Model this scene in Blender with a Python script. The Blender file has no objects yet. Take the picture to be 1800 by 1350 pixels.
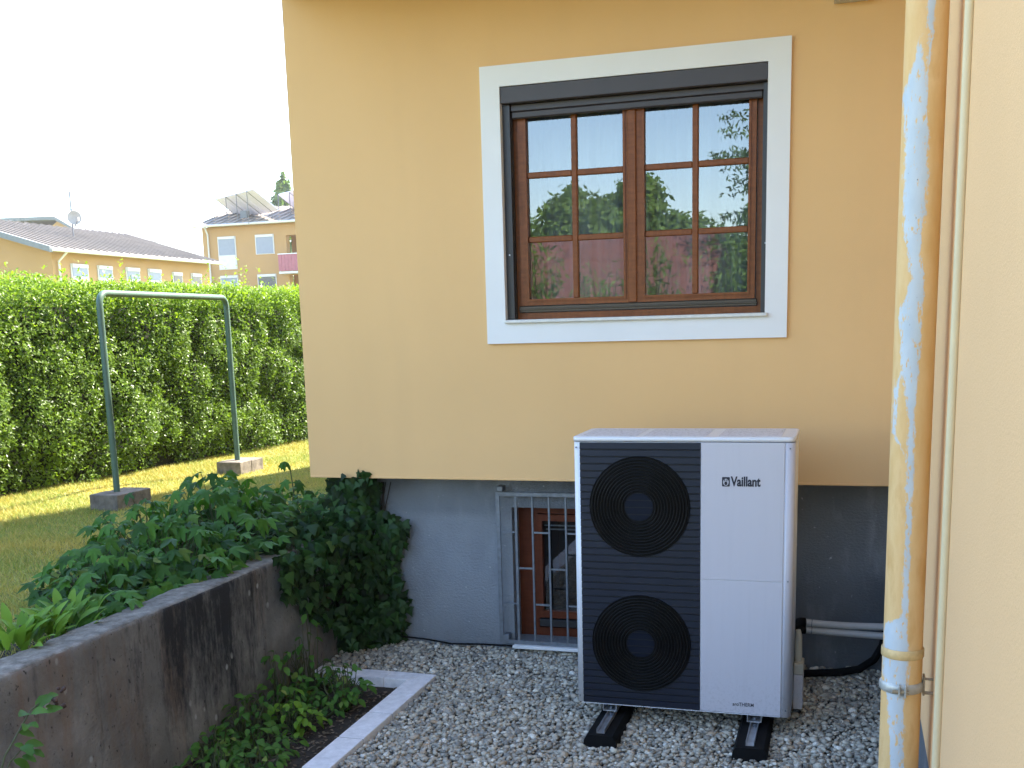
import bpy, bmesh, math, random
import numpy as np
from mathutils import Vector, Matrix, noise as mnoise

random.seed(7); rng = np.random.default_rng(7)
sc = bpy.context.scene
COL = sc.collection
R = math.radians

# ------------------------------------------------------------------ camera
cam_d = bpy.data.cameras.new('camera'); cam = bpy.data.objects.new('camera', cam_d); COL.objects.link(cam)
FPX, CX, CY = 1912.83, 899.49, 922.83          # focal length and optical centre in pixels of an 1800 x 1350 frame
cam_d.sensor_fit = 'HORIZONTAL'; cam_d.sensor_width = 36.0; cam_d.lens = FPX / 1800 * 36
cam_d.shift_x = (900 - CX) / 1800; cam_d.shift_y = (CY - 675) / 1800
cam_d.clip_start = 0.05; cam_d.clip_end = 1000
yaw, pitch, roll = -0.302406, 0.180954, 0.027834
fwd = Vector((math.sin(yaw) * math.cos(pitch), math.cos(yaw) * math.cos(pitch), -math.sin(pitch)))
rgt = Vector((math.cos(yaw), -math.sin(yaw), 0)); dwn = fwd.cross(rgt)
r2 = math.cos(roll) * rgt + math.sin(roll) * dwn; d2 = -math.sin(roll) * rgt + math.cos(roll) * dwn
mw = Matrix((r2, -d2, -fwd)).transposed().to_4x4(); mw.translation = (0.76161, -6.18575, 2.15052)
cam.matrix_world = mw
sc.camera = cam

# ------------------------------------------------------------------ world, sun, exposure
SUN_EL = R(50); SUN_AZ = math.atan2(0.55, 0.83)           # azimuth from +y towards +x
sun_dir = Vector((math.sin(SUN_AZ) * math.cos(SUN_EL), math.cos(SUN_AZ) * math.cos(SUN_EL), math.sin(SUN_EL)))
w = bpy.data.worlds.new('World'); sc.world = w; w.use_nodes = True
nt = w.node_tree; bg = nt.nodes['Background']
sky = nt.nodes.new('ShaderNodeTexSky'); sky.sky_type = 'NISHITA'; sky.sun_disc = False
sky.sun_elevation = SUN_EL; sky.sun_rotation = SUN_AZ; sky.air_density = 1.0; sky.dust_density = 0.7; sky.ozone_density = 1.0
nt.links.new(sky.outputs[0], bg.inputs[0]); bg.inputs[1].default_value = 0.15
sl = bpy.data.lights.new('sun', 'SUN'); sl.energy = 4.2; sl.angle = R(0.53); sl.color = (1.0, 0.925, 0.80)
so = bpy.data.objects.new('sun', sl); COL.objects.link(so); so.rotation_euler = sun_dir.to_track_quat('Z', 'Y').to_euler(); so.location = (0, 0, 30)
sc.view_settings.view_transform = 'Standard'; sc.view_settings.look = 'None'
sc.view_settings.exposure = 2.48; sc.view_settings.gamma = 1.0; sc.view_settings.use_curve_mapping = False
sc.render.engine = 'CYCLES'
sc.cycles.use_denoising = True
sc.cycles.max_bounces = 8; sc.cycles.transparent_max_bounces = 16
sc.cycles.sample_clamp_indirect = 6

# ------------------------------------------------------------------ materials
def new_mat(name):
    m = bpy.data.materials.new(name); m.use_nodes = True
    return m, m.node_tree, m.node_tree.nodes['Principled BSDF']
def nd(t, kind, **kw):
    n = t.nodes.new(kind)
    for k, v in kw.items():
        if k in n.inputs: n.inputs[k].default_value = v
        else: setattr(n, k, v)
    return n
def ramp(t, src, stops):
    n = t.nodes.new('ShaderNodeValToRGB'); e = n.color_ramp.elements
    while len(e) < len(stops): e.new(0.5)
    for i, (p, c) in enumerate(stops):
        e[i].position = p; e[i].color = (*c, 1) if len(c) == 3 else c
    t.links.new(src, n.inputs[0]); return n
def objcoord(t, scale=(1, 1, 1)):
    tc = t.nodes.new('ShaderNodeTexCoord'); mp = t.nodes.new('ShaderNodeMapping'); mp.inputs['Scale'].default_value = scale
    t.links.new(tc.outputs['Object'], mp.inputs[0]); return mp.outputs[0]
def noise(t, scale, detail=4, rough=.55, vec=None):
    n = t.nodes.new('ShaderNodeTexNoise'); n.inputs['Scale'].default_value = scale; n.inputs['Detail'].default_value = detail; n.inputs['Roughness'].default_value = rough
    if vec is not None: t.links.new(vec, n.inputs['Vector'])
    return n.outputs['Fac']
def mixc(t, fac, a, b, mode='MIX'):
    n = t.nodes.new('ShaderNodeMix'); n.data_type = 'RGBA'; n.blend_type = mode
    for s, v in ((n.inputs[0], fac), (n.inputs[6], a), (n.inputs[7], b)):
        if isinstance(v, (int, float)): s.default_value = v
        elif isinstance(v, tuple): s.default_value = (*v, 1) if len(v) == 3 else v
        else: t.links.new(v, s)
    return n.outputs[2]
def math_(t, op, a, b=None, c=None):
    n = t.nodes.new('ShaderNodeMath'); n.operation = op
    for s, v in zip(n.inputs, (a, b, c)):
        if v is None: continue
        if isinstance(v, (int, float)): s.default_value = v
        else: t.links.new(v, s)
    return n.outputs[0]
def bump(t, p, height, strength=.3, dist=.01):
    b = t.nodes.new('ShaderNodeBump'); b.inputs['Strength'].default_value = strength; b.inputs['Distance'].default_value = dist
    t.links.new(height, b.inputs['Height']); t.links.new(b.outputs[0], p.inputs['Normal'])

def plain(name, col, rough=.6, metal=0.0, var=.12, scale=6, bmp=0, bscale=80, spec=.5):
    m, t, p = new_mat(name)
    v = objcoord(t); f = noise(t, scale, 5, .6, v)
    c = ramp(t, f, [(.3, tuple(x * (1 - var) for x in col)), (.7, tuple(min(1, x * (1 + var)) for x in col))])
    t.links.new(c.outputs[0], p.inputs['Base Color']); p.inputs['Roughness'].default_value = rough; p.inputs['Metallic'].default_value = metal
    p.inputs['Specular IOR Level'].default_value = spec
    if bmp: bump(t, p, noise(t, bscale, 3, .6, v), bmp, .004)
    return m

M = {}
def stucco(name, col, fine=260, strength=.4, runs=.35, grain=.0):
    m, t, p = new_mat(name); v = objcoord(t)
    big = noise(t, .9, 3, .5, v); streak = noise(t, 1.0, 4, .6, objcoord(t, (5, 5, .35)))
    c = mixc(t, ramp(t, big, [(.3, (0, 0, 0)), (.75, (1, 1, 1))]).outputs[0], tuple(x * .96 for x in col), tuple(min(1, x * 1.03) for x in col))
    c = mixc(t, ramp(t, streak, [(.5, (0, 0, 0)), (.8, (runs, runs, runs))]).outputs[0], c, tuple(x * y for x, y in zip(col, (.88, .88, .9))))
    if grain: c = mixc(t, ramp(t, noise(t, 210, 3, .7, v), [(.45, (0, 0, 0)), (.75, (grain, grain, grain))]).outputs[0], c, tuple(x * .72 for x in col))
    vor = t.nodes.new('ShaderNodeTexVoronoi'); vor.inputs['Scale'].default_value = 3.1; t.links.new(v, vor.inputs['Vector'])
    spot = ramp(t, vor.outputs['Distance'], [(.006, (1, 1, 1)), (.012, (0, 0, 0))]).outputs[0]
    c = mixc(t, math_(t, 'MULTIPLY', spot, .7), c, tuple(x * .25 for x in col))
    t.links.new(c, p.inputs['Base Color']); p.inputs['Roughness'].default_value = .9; p.inputs['Specular IOR Level'].default_value = .2
    bump(t, p, noise(t, fine, 3, .7, v), strength, .003)
    return m
M['facade'] = stucco('facade_render', (.785, .50, .232), 240, .45, .3, .22)
M['wing'] = stucco('wing_render', (.88, .555, .285), 150, .8, .08, .5)
M['surround'] = plain('surround_white', (.78, .78, .77), .75, var=.03, scale=2, bmp=.1, bscale=200)
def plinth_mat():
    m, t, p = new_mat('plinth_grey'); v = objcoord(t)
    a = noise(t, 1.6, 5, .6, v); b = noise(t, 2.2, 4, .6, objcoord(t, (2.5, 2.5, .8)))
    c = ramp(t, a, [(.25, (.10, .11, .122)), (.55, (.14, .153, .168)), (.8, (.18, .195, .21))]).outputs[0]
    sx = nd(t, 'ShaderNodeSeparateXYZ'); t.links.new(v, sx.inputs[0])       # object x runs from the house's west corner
    shade_fade = ramp(t, math_(t, 'MULTIPLY', sx.outputs[0], .25), [(.05, (.7, .7, .7)), (.18, (1, 1, 1)), (.30, (.75, .75, .75)), (.45, (.12, .12, .12)), (.6, (0, 0, 0))]).outputs[0]  # right corner's shade painted in; the pale left patch is real scuffing
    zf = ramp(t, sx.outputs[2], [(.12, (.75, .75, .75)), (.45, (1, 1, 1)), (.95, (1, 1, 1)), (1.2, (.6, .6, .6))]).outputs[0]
    worn_shade = math_(t, 'MULTIPLY', math_(t, 'MULTIPLY', shade_fade, zf), ramp(t, noise(t, 2.4, 5, .6, objcoord(t, (1, 1, .7))), [(.25, (.55, .55, .55)), (.6, (1, 1, 1))]).outputs[0])
    c = mixc(t, worn_shade, c, (.30, .325, .35))
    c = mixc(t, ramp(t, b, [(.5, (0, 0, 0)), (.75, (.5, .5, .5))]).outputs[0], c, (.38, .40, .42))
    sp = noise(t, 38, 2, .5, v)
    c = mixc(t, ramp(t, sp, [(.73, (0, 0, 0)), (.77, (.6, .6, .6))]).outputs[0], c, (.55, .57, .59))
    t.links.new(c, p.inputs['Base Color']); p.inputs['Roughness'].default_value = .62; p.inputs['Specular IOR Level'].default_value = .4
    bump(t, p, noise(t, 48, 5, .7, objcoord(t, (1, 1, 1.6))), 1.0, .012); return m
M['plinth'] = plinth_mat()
M['soffit'] = plain('soffit_honey_timber', (.42, .26, .11), .7, var=.15, scale=8)
M['shutter'] = plain('shutter_brown_grey', (.044, .034, .031), .45, var=.08)
M['shutter_dark'] = plain('guide_rail_dark', (.028, .027, .028), .4, var=.1)
def wood(name, c1, c2, rough=.42):
    m, t, p = new_mat(name); f = noise(t, 9, 6, .6, objcoord(t, (6, 6, 1)))
    g = noise(t, 9, 6, .6, objcoord(t, (1, 6, 6)))
    c = ramp(t, math_(t, 'MULTIPLY', math_(t, 'ADD', f, g), .5), [(.35, c1), (.65, c2)])
    t.links.new(c.outputs[0], p.inputs['Base Color']); p.inputs['Roughness'].default_value = rough; p.inputs['Specular IOR Level'].default_value = .25
    bump(t, p, f, .06, .002); return m
M['wood'] = wood('stained_wood', (.15, .047, .013), (.25, .083, .024))
M['wood_red'] = wood('red_brown_wood', (.10, .023, .008), (.15, .036, .013))
M['weather'] = plain('weather_bar_olive', (.075, .06, .045), .4, .4, var=.1)
M['conduit'] = plain('conduit_cream', (.68, .56, .34), .55, var=.05)
M['sill'] = plain('sill_marble', (.66, .66, .63), .35, var=.08, scale=25)
def glass_mat(name, tint, refl):
    m, t, p = new_mat(name); t.nodes.remove(p); out = t.nodes['Material Output']
    tr = nd(t, 'ShaderNodeBsdfTransparent'); tr.inputs[0].default_value = (*tint, 1)
    gl = nd(t, 'ShaderNodeBsdfGlossy'); gl.inputs['Roughness'].default_value = .0; gl.inputs[0].default_value = (.97, .99, 1, 1)
    fr = nd(t, 'ShaderNodeFresnel'); fr.inputs[0].default_value = 1.52
    f = math_(t, 'MINIMUM', math_(t, 'MULTIPLY', fr.outputs[0], refl), 1.0)
    mx = nd(t, 'ShaderNodeMixShader'); t.links.new(f, mx.inputs[0]); t.links.new(tr.outputs[0], mx.inputs[1]); t.links.new(gl.outputs[0], mx.inputs[2])
    t.links.new(mx.outputs[0], out.inputs[0]); return m
M['glass'] = glass_mat('window_glass', (.7, .76, .78), 3.3)
M['glass_dim'] = glass_mat('cellar_glass', (.5, .55, .58), 2.6)
M['curtain'] = plain('curtain_voile', (.36, .36, .355), .9, var=.03)
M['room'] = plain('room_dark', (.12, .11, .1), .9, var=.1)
M['galv'] = plain('galvanised_steel', (.19, .21, .235), .5, .55, var=.25, scale=22, bmp=.1)
M['steel'] = plain('bright_steel', (.5, .52, .55), .4, .7, var=.2, scale=14)
def unit_mat(name, col):
    m, t, p = new_mat(name); v = objcoord(t); sx = nd(t, 'ShaderNodeSeparateXYZ'); t.links.new(v, sx.inputs[0])
    low = ramp(t, sx.outputs[2], [(.02, (1, 1, 1)), (.32, (0, 0, 0))]).outputs[0]
    spl = ramp(t, noise(t, 70, 4, .7, v), [(.5, (0, 0, 0)), (.66, (1, 1, 1))]).outputs[0]
    run = ramp(t, noise(t, 6, 4, .6, objcoord(t, (6, 6, .25))), [(.5, (0, 0, 0)), (.8, (.22, .22, .22))]).outputs[0]
    c = mixc(t, math_(t, 'MULTIPLY', math_(t, 'MULTIPLY', low, spl), .45), col, tuple(x * .55 for x in col)); c = mixc(t, run, c, tuple(x * .8 for x in col))
    t.links.new(c, p.inputs['Base Color']); p.inputs['Roughness'].default_value = .38; return m
M['unit'] = unit_mat('unit_light_grey', (.56, .55, .60))
M['unit_rim'] = plain('unit_white_rim', (.76, .77, .80), .35, .05, var=.02, scale=2)
M['navy'] = plain('navy_louvre', (.0026, .0072, .021), .42, .0, var=.12, scale=3, spec=.35)
M['navy_hub_shade'] = plain('navy_hub_shade', (.002, .005, .0145), .6, var=.1, spec=.2)  # navy darkened a step so the flat hub slats look less lit
M['navy_back'] = plain('navy_groove', (.004, .005, .007), .6)
M['black'] = plain('black_plastic', (.004, .004, .0042), .45, var=.1, spec=.16)
M['rubber'] = plain('black_rubber', (.006, .006, .0065), .85, var=.15, scale=30, bmp=.2, spec=.2)
M['ink'] = plain('print_dark', (.012, .015, .03), .5)
M['ivory'] = plain('ivory_plastic', (.46, .44, .37), .5, var=.05)
M['pipe_white'] = plain('pipe_white', (.5, .5, .5), .5, var=.05)
M['paver'] = plain('paver_pale', (.77, .76, .77), .85, var=.13, scale=22, bmp=.5, bscale=120)
def film_mat():
    m, t, p = new_mat('lid_film'); v = objcoord(t)
    f = noise(t, 26, 4, .6, v); g = noise(t, 60, 3, .6, v)
    c = ramp(t, f, [(.3, (.62, .61, .63)), (.6, (.72, .7, .72))]).outputs[0]
    c = mixc(t, ramp(t, g, [(.56, (0, 0, 0)), (.64, (.85, .85, .85))]).outputs[0], c, (.3, .26, .24))
    t.links.new(c, p.inputs['Base Color']); p.inputs['Roughness'].default_value = .6
    bump(t, p, f, .3, .004); return m
M['film'] = film_mat()
def concrete_mat():
    m, t, p = new_mat('weathered_concrete'); v = objcoord(t)
    base = ramp(t, noise(t, 3.2, 6, .65, v), [(.25, (.11, .103, .095)), (.5, (.185, .175, .16)), (.75, (.31, .295, .27))]).outputs[0]
    st = noise(t, 1.5, 5, .62, objcoord(t, (3.2, 3.2, .55)))
    rust = ramp(t, st, [(.53, (0, 0, 0)), (.70, (.5, .5, .5))]).outputs[0]
    base = mixc(t, rust, base, (.20, .115, .065))
    # black algae runs, strongest where water crosses the wall near the house end
    sx = nd(t, 'ShaderNodeSeparateXYZ'); t.links.new(v, sx.inputs[0])
    run = math_(t, 'ADD', math_(t, 'MULTIPLY', noise(t, 1.7, 6, .7, objcoord(t, (4.5, 4.5, .6))), .7), math_(t, 'MULTIPLY', noise(t, 26, 5, .75, objcoord(t, (1, 1, .45))), .3))
    band = ramp(t, math_(t, 'MULTIPLY_ADD', sx.outputs[1], .2, .6), [(.55, (.0, .0, .0)), (.66, (.27, .27, .27)), (.76, (.25, .25, .25)), (.88, (0, 0, 0))]).outputs[0]
    hz = ramp(t, sx.outputs[2], [(.15, (0, 0, 0)), (.75, (1, 1, 1))]).outputs[0]
    q = math_(t, 'ADD', run, math_(t, 'MULTIPLY', band, math_(t, 'MULTIPLY_ADD', hz, .55, .35)))
    alg = ramp(t, q, [(.58, (0, 0, 0)), (.74, (.93, .93, .93))]).outputs[0]
    base = mixc(t, alg, base, (.022, .023, .026))
    sp = noise(t, 42, 3, .6, objcoord(t, (1, 1, .7)))
    base = mixc(t, ramp(t, sp, [(.30, (.85, .85, .85)), (.36, (0, 0, 0))]).outputs[0], base, (.035, .033, .03))
    lich = nd(t, 'ShaderNodeTexVoronoi'); lich.inputs['Scale'].default_value = 13; t.links.new(objcoord(t, (1, 1, .7)), lich.inputs['Vector'])
    lf = math_(t, 'MULTIPLY', ramp(t, lich.outputs['Distance'], [(.13, (1, 1, 1)), (.2, (0, 0, 0))]).outputs[0], ramp(t, noise(t, 2.3, 2, .5, v), [(.56, (0, 0, 0)), (.62, (.8, .8, .8))]).outputs[0])
    base = mixc(t, lf, base, (.42, .42, .39))
    geo = nd(t, 'ShaderNodeNewGeometry'); sn = nd(t, 'ShaderNodeSeparateXYZ'); t.links.new(geo.outputs['True Normal'], sn.inputs[0])
    top = ramp(t, noise(t, 16, 5, .7, v), [(.3, (.095, .085, .07)), (.55, (.21, .19, .16)), (.78, (.36, .335, .295))]).outputs[0]
    base = mixc(t, ramp(t, sn.outputs[2], [(.5, (0, 0, 0)), (.8, (1, 1, 1))]).outputs[0], base, top)
    t.links.new(base, p.inputs['Base Color']); p.inputs['Roughness'].default_value = .92; p.inputs['Specular IOR Level'].default_value = .2
    h = math_(t, 'ADD', noise(t, 60, 5, .7, v), math_(t, 'MULTIPLY', noise(t, 12, 4, .6, v), 1.5))
    bump(t, p, h, .8, .008); return m
M['concrete'] = concrete_mat()
M['block'] = plain('old_wood_grey', (.17, .145, .12), .9, var=.45, scale=14, bmp=.8, bscale=45)
M['green_paint'] = plain('green_paint', (.075, .135, .10), .5, var=.15, scale=9)
def leaf_mat(name, dark, light, rough=.42, trans=.35, tcol=(.25, .42, .05), obj=False, yellow=None):
    m, t, p = new_mat(name); out = t.nodes['Material Output']
    if obj: rnd = nd(t, 'ShaderNodeObjectInfo').outputs['Random']
    else: rnd = nd(t, 'ShaderNodeNewGeometry').outputs['Random Per Island']
    stops = [(0, dark), (.75, light)]
    if yellow: stops += [(.955, light), (.975, yellow)]
    c = ramp(t, rnd, stops).outputs[0]
    vn = noise(t, 40, 3, .6, objcoord(t)); c = mixc(t, math_(t, 'MULTIPLY', vn, .35), c, tuple(x * .5 for x in dark))
    t.links.new(c, p.inputs['Base Color']); p.inputs['Roughness'].default_value = rough; p.inputs['Specular IOR Level'].default_value = .5 if rough < .35 else .28
    tl = nd(t, 'ShaderNodeBsdfTranslucent'); t.links.new(mixc(t, .5, c, tcol), tl.inputs[0])
    mx = nd(t, 'ShaderNodeMixShader'); mx.inputs[0].default_value = trans
    t.links.new(p.outputs[0], mx.inputs[1]); t.links.new(tl.outputs[0], mx.inputs[2]); t.links.new(mx.outputs[0], out.inputs[0]); return m
M['hedge_leaf'] = leaf_mat('hedge_leaf', (.06, .11, .015), (.17, .265, .032), .36, .4, (.3, .48, .03))
M['hedge_shoot'] = leaf_mat('hedge_shoot', (.10, .20, .012), (.22, .34, .02), .4, .42, (.42, .62, .02))
M['hedge_core'] = plain('foliage_shade', (.018, .02, .01), .95, var=.3)  # dark colour stands in for the shade inside the foliage
M['plant_leaf'] = leaf_mat('plant_leaf', (.016, .058, .006), (.08, .21, .02), .58, .3, (.14, .34, .02), obj=True, yellow=(.16, .2, .03))
M['bed_leaf'] = leaf_mat('bed_leaf', (.04, .12, .015), (.10, .22, .03), .6, .28, (.16, .33, .05), obj=True, yellow=(.3, .36, .08))
M['lime_leaf'] = leaf_mat('lime_leaf', (.11, .24, .02), (.20, .36, .035), .55, .35, (.25, .42, .05), obj=True)
M['ivy_leaf'] = leaf_mat('ivy_leaf', (.009, .03, .007), (.042, .11, .018), .5, .15, (.08, .16, .03), obj=True, yellow=(.1, .17, .04))
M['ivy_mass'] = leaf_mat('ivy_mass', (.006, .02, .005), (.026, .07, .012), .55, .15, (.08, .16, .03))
M['stem'] = plain('plant_stem', (.07, .085, .03), .7, var=.25)
M['bark'] = plain('bark', (.05, .042, .034), .95, var=.35, scale=12)
M['berry'] = plain('dry_seed_head', (.06, .03, .02), .8, var=.4, scale=60)
M['tree_leaf'] = leaf_mat('tree_leaf', (.07, .13, .025), (.16, .26, .05), .5, .4, (.3, .45, .06))
M['conifer'] = leaf_mat('conifer_needles', (.05, .10, .03), (.10, .18, .045), .6, .15, (.1, .2, .05))
M['soil'] = plain('soil', (.035, .026, .018), .95, var=.45, scale=18, bmp=1, bscale=60)
M['litter'] = leaf_mat('leaf_litter', (.05, .035, .022), (.24, .185, .13), .85, .1, (.1, .07, .04))
M['ground'] = plain('bare_ground', (.10, .105, .06), .95, var=.3, scale=.5)
def lawn_mat():
    m, t, p = new_mat('lawn_soil'); v = objcoord(t)
    c = ramp(t, noise(t, 1.1, 6, .65, v), [(.3, (.13, .16, .03)), (.55, (.24, .24, .05)), (.75, (.40, .32, .08))]).outputs[0]
    t.links.new(c, p.inputs['Base Color']); p.inputs['Roughness'].default_value = .95
    bump(t, p, noise(t, 70, 4, .7, v), 1, .02); return m
M['lawn'] = lawn_mat()
def grass_mat():
    m, t, p = new_mat('grass_blades'); out = t.nodes['Material Output']; v = objcoord(t)
    rnd = nd(t, 'ShaderNodeNewGeometry').outputs['Random Per Island']
    a = ramp(t, rnd, [(0, (.19, .29, .055)), (.6, (.37, .41, .08)), (.85, (.52, .42, .10)), (1, (.6, .48, .18))]).outputs[0]
    dry = ramp(t, noise(t, 1.3, 4, .6, v), [(.4, (0, 0, 0)), (.66, (.6, .6, .6))]).outputs[0]
    c = mixc(t, dry, a, (.64, .46, .10)); t.links.new(c, p.inputs['Base Color']); p.inputs['Roughness'].default_value = .6
    tl = nd(t, 'ShaderNodeBsdfTranslucent'); t.links.new(c, tl.inputs[0]); mx = nd(t, 'ShaderNodeMixShader'); mx.inputs[0].default_value = .3
    t.links.new(p.outputs[0], mx.inputs[1]); t.links.new(tl.outputs[0], mx.inputs[2]); t.links.new(mx.outputs[0], out.inputs[0]); return m
M['grass'] = grass_mat()
def gravel_mat():
    m, t, p = new_mat('pebbles'); rnd = nd(t, 'ShaderNodeNewGeometry').outputs['Random Per Island']; v = objcoord(t)
    c = ramp(t, rnd, [(0, (.17, .165, .145)), (.25, (.32, .30, .25)), (.55, (.47, .435, .35)), (.8, (.61, .57, .46)), (.88, (.44, .31, .19)), (.94, (.74, .70, .58)), (1, (.84, .81, .72))]).outputs[0]
    c = mixc(t, ramp(t, noise(t, 90, 4, .6, v), [(.4, (0, 0, 0)), (.7, (.5, .5, .5))]).outputs[0], c, (.33, .31, .28))
    t.links.new(c, p.inputs['Base Color']); p.inputs['Roughness'].default_value = .62
    bump(t, p, noise(t, 140, 3, .6, v), .4, .002); return m
M['pebbles'] = gravel_mat()
M['gravel_base'] = plain('gravel_fines', (.16, .16, .16), .95, var=.5, scale=50, bmp=1, bscale=80)
def pipe_mat():
    """yellow paint weathered off a pale blue-grey pipe in one long strip; object space, s runs across the weathered side"""
    m, t, p = new_mat('peeling_pipe_paint')
    tc = nd(t, 'ShaderNodeTexCoord'); sx = nd(t, 'ShaderNodeSeparateXYZ'); t.links.new(tc.outputs['Object'], sx.inputs[0])
    s = math_(t, 'ADD', math_(t, 'MULTIPLY', sx.outputs[0], .5 / .06 * .998), math_(t, 'MULTIPLY', sx.outputs[1], -.5 / .06 * .053)); s = math_(t, 'ADD', s, .5)
    wob = math_(t, 'ADD', math_(t, 'MULTIPLY', noise(t, 60, 6, .8, objcoord(t, (1, 1, .5))), .6), math_(t, 'MULTIPLY', noise(t, 50, 4, .7, objcoord(t, (1, 1, .06))), .4)); wob2 = noise(t, 9, 3, .6, objcoord(t, (1, 1, .3)))
    s = math_(t, 'ADD', s, math_(t, 'MULTIPLY_ADD', wob, .62, -.31)); s = math_(t, 'ADD', s, math_(t, 'MULTIPLY_ADD', wob2, .12, -.06))
    z01 = math_(t, 'DIVIDE', sx.outputs[2], 4.0)
    def prof(rows):
        rows = sorted(rows); n = ramp(t, z01, [(z / 4.0, (a, b, 0)) for z, a, b in rows]); sp = nd(t, 'ShaderNodeSeparateColor'); t.links.new(n.outputs[0], sp.inputs[0]); return sp
    A = prof([(.5, .3, .6), (.72, .3, .62), (.95, .15, .62), (1.02, .0, .66), (1.13, .0, .66), (1.19, .0, .6), (1.22, .44, .62), (1.4, .48, .60), (1.6, .44, .6), (1.85, .40, .60), (2.0, .2, .66), (2.15, .1, .68), (2.26, .36, .72), (2.33, .24, .58), (2.45, .1, .64), (2.65, .08, .64), (2.79, .03, .58), (2.86, .22, .48), (2.92, .33, .36), (2.96, .5, .5)])
    B = prof([(.6, .5, .5), (1.7, .5, .5), (1.8, .02, .14), (1.95, .06, .2), (2.05, .5, .5), (2.72, .5, .5), (2.76, .5, .58), (2.86, .54, .62), (2.97, .52, .66), (3.2, .3, .7)])
    def inside(P):
        lo = math_(t, 'SUBTRACT', s, P.outputs[0]); hi = math_(t, 'SUBTRACT', P.outputs[1], s)
        return math_(t, 'MULTIPLY', math_(t, 'MINIMUM', lo, hi), 30)
    k = math_(t, 'MAXIMUM', inside(A), inside(B)); cl = nd(t, 'ShaderNodeClamp'); t.links.new(k, cl.inputs[0]); k = cl.outputs[0]
    # only the weathered (camera-side) half of the pipe
    f = math_(t, 'LESS_THAN', sx.outputs[1], .01)
    k = math_(t, 'MULTIPLY', k, f)
    rem = noise(t, 70, 4, .7, objcoord(t, (1, 1, .35))); k = math_(t, 'MULTIPLY', k, ramp(t, rem, [(.38, (0, 0, 0)), (.42, (1, 1, 1))]).outputs[0])
    yel = ramp(t, noise(t, 14, 5, .6, objcoord(t, (1, 1, .3))), [(.3, (.70, .42, .15)), (.55, (.77, .51, .23)), (.75, (.64, .36, .12))]).outputs[0]
    gry = ramp(t, noise(t, 20, 4, .6, objcoord(t, (1, 1, .4))), [(.35, (.50, .56, .60)), (.7, (.58, .63, .66))]).outputs[0]
    chip = ramp(t, noise(t, 95, 3, .6, objcoord(t, (1, 1, .6))), [(.24, (.9, .9, .9)), (.28, (0, 0, 0))]).outputs[0]
    c = mixc(t, k, yel, gry); c = mixc(t, math_(t, 'MULTIPLY', chip, k), c, (.10, .11, .13))
    t.links.new(c, p.inputs['Base Color']); p.inputs['Roughness'].default_value = .7; bump(t, p, k, -.4, .002); return m
M['pipe'] = pipe_mat()
M['pipe_ring'] = plain('ring_yellow', (.62, .44, .2), .55, var=.25, scale=25)
M['clamp'] = plain('clamp_zinc', (.5, .5, .46), .45, .4, var=.25, scale=30)
M['bracket'] = plain('bracket_tan', (.3, .23, .14), .7, var=.25, scale=40)
M['far_wall'] = plain('far_wall_ochre', (.40, .245, .105), .9, var=.04, scale=.6)
M['far_roof'] = plain('far_roof_sheet', (.22, .19, .165), .85, .0, var=.12, scale=1.2)
M['far_trim'] = plain('far_trim_grey', (.16, .17, .18), .6)
M['far_white'] = plain('far_white', (.58, .58, .58), .6, var=.04)
M['far_blind'] = plain('far_blind_grey', (.24, .27, .34), .5, var=.05)
M['far_glass'] = plain('far_glass_dark', (.03, .035, .045), .15)
M['balcony'] = plain('balcony_red', (.34, .12, .15), .6, var=.1)
M['collector'] = plain('collector_glass', (.62, .58, .66), .5, .0, var=.06)
M['roof_tile'] = plain('red_roof_tile', (.13, .05, .042), .8, var=.3, scale=3)
M['house_roof'] = plain('house_roof_tile', (.2, .09, .06), .85, var=.2, scale=3)
M['dish'] = plain('dish_grey', (.30, .28, .26), .6, var=.1)
M['mast'] = plain('mast_grey', (.14, .14, .15), .6, var=.1)
M['lamp_pale'] = plain('lamp_housing', (.55, .53, .46), .5, var=.08)
M['lamp_grey'] = plain('lamp_lens', (.3, .3, .29), .4, var=.1)

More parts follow.
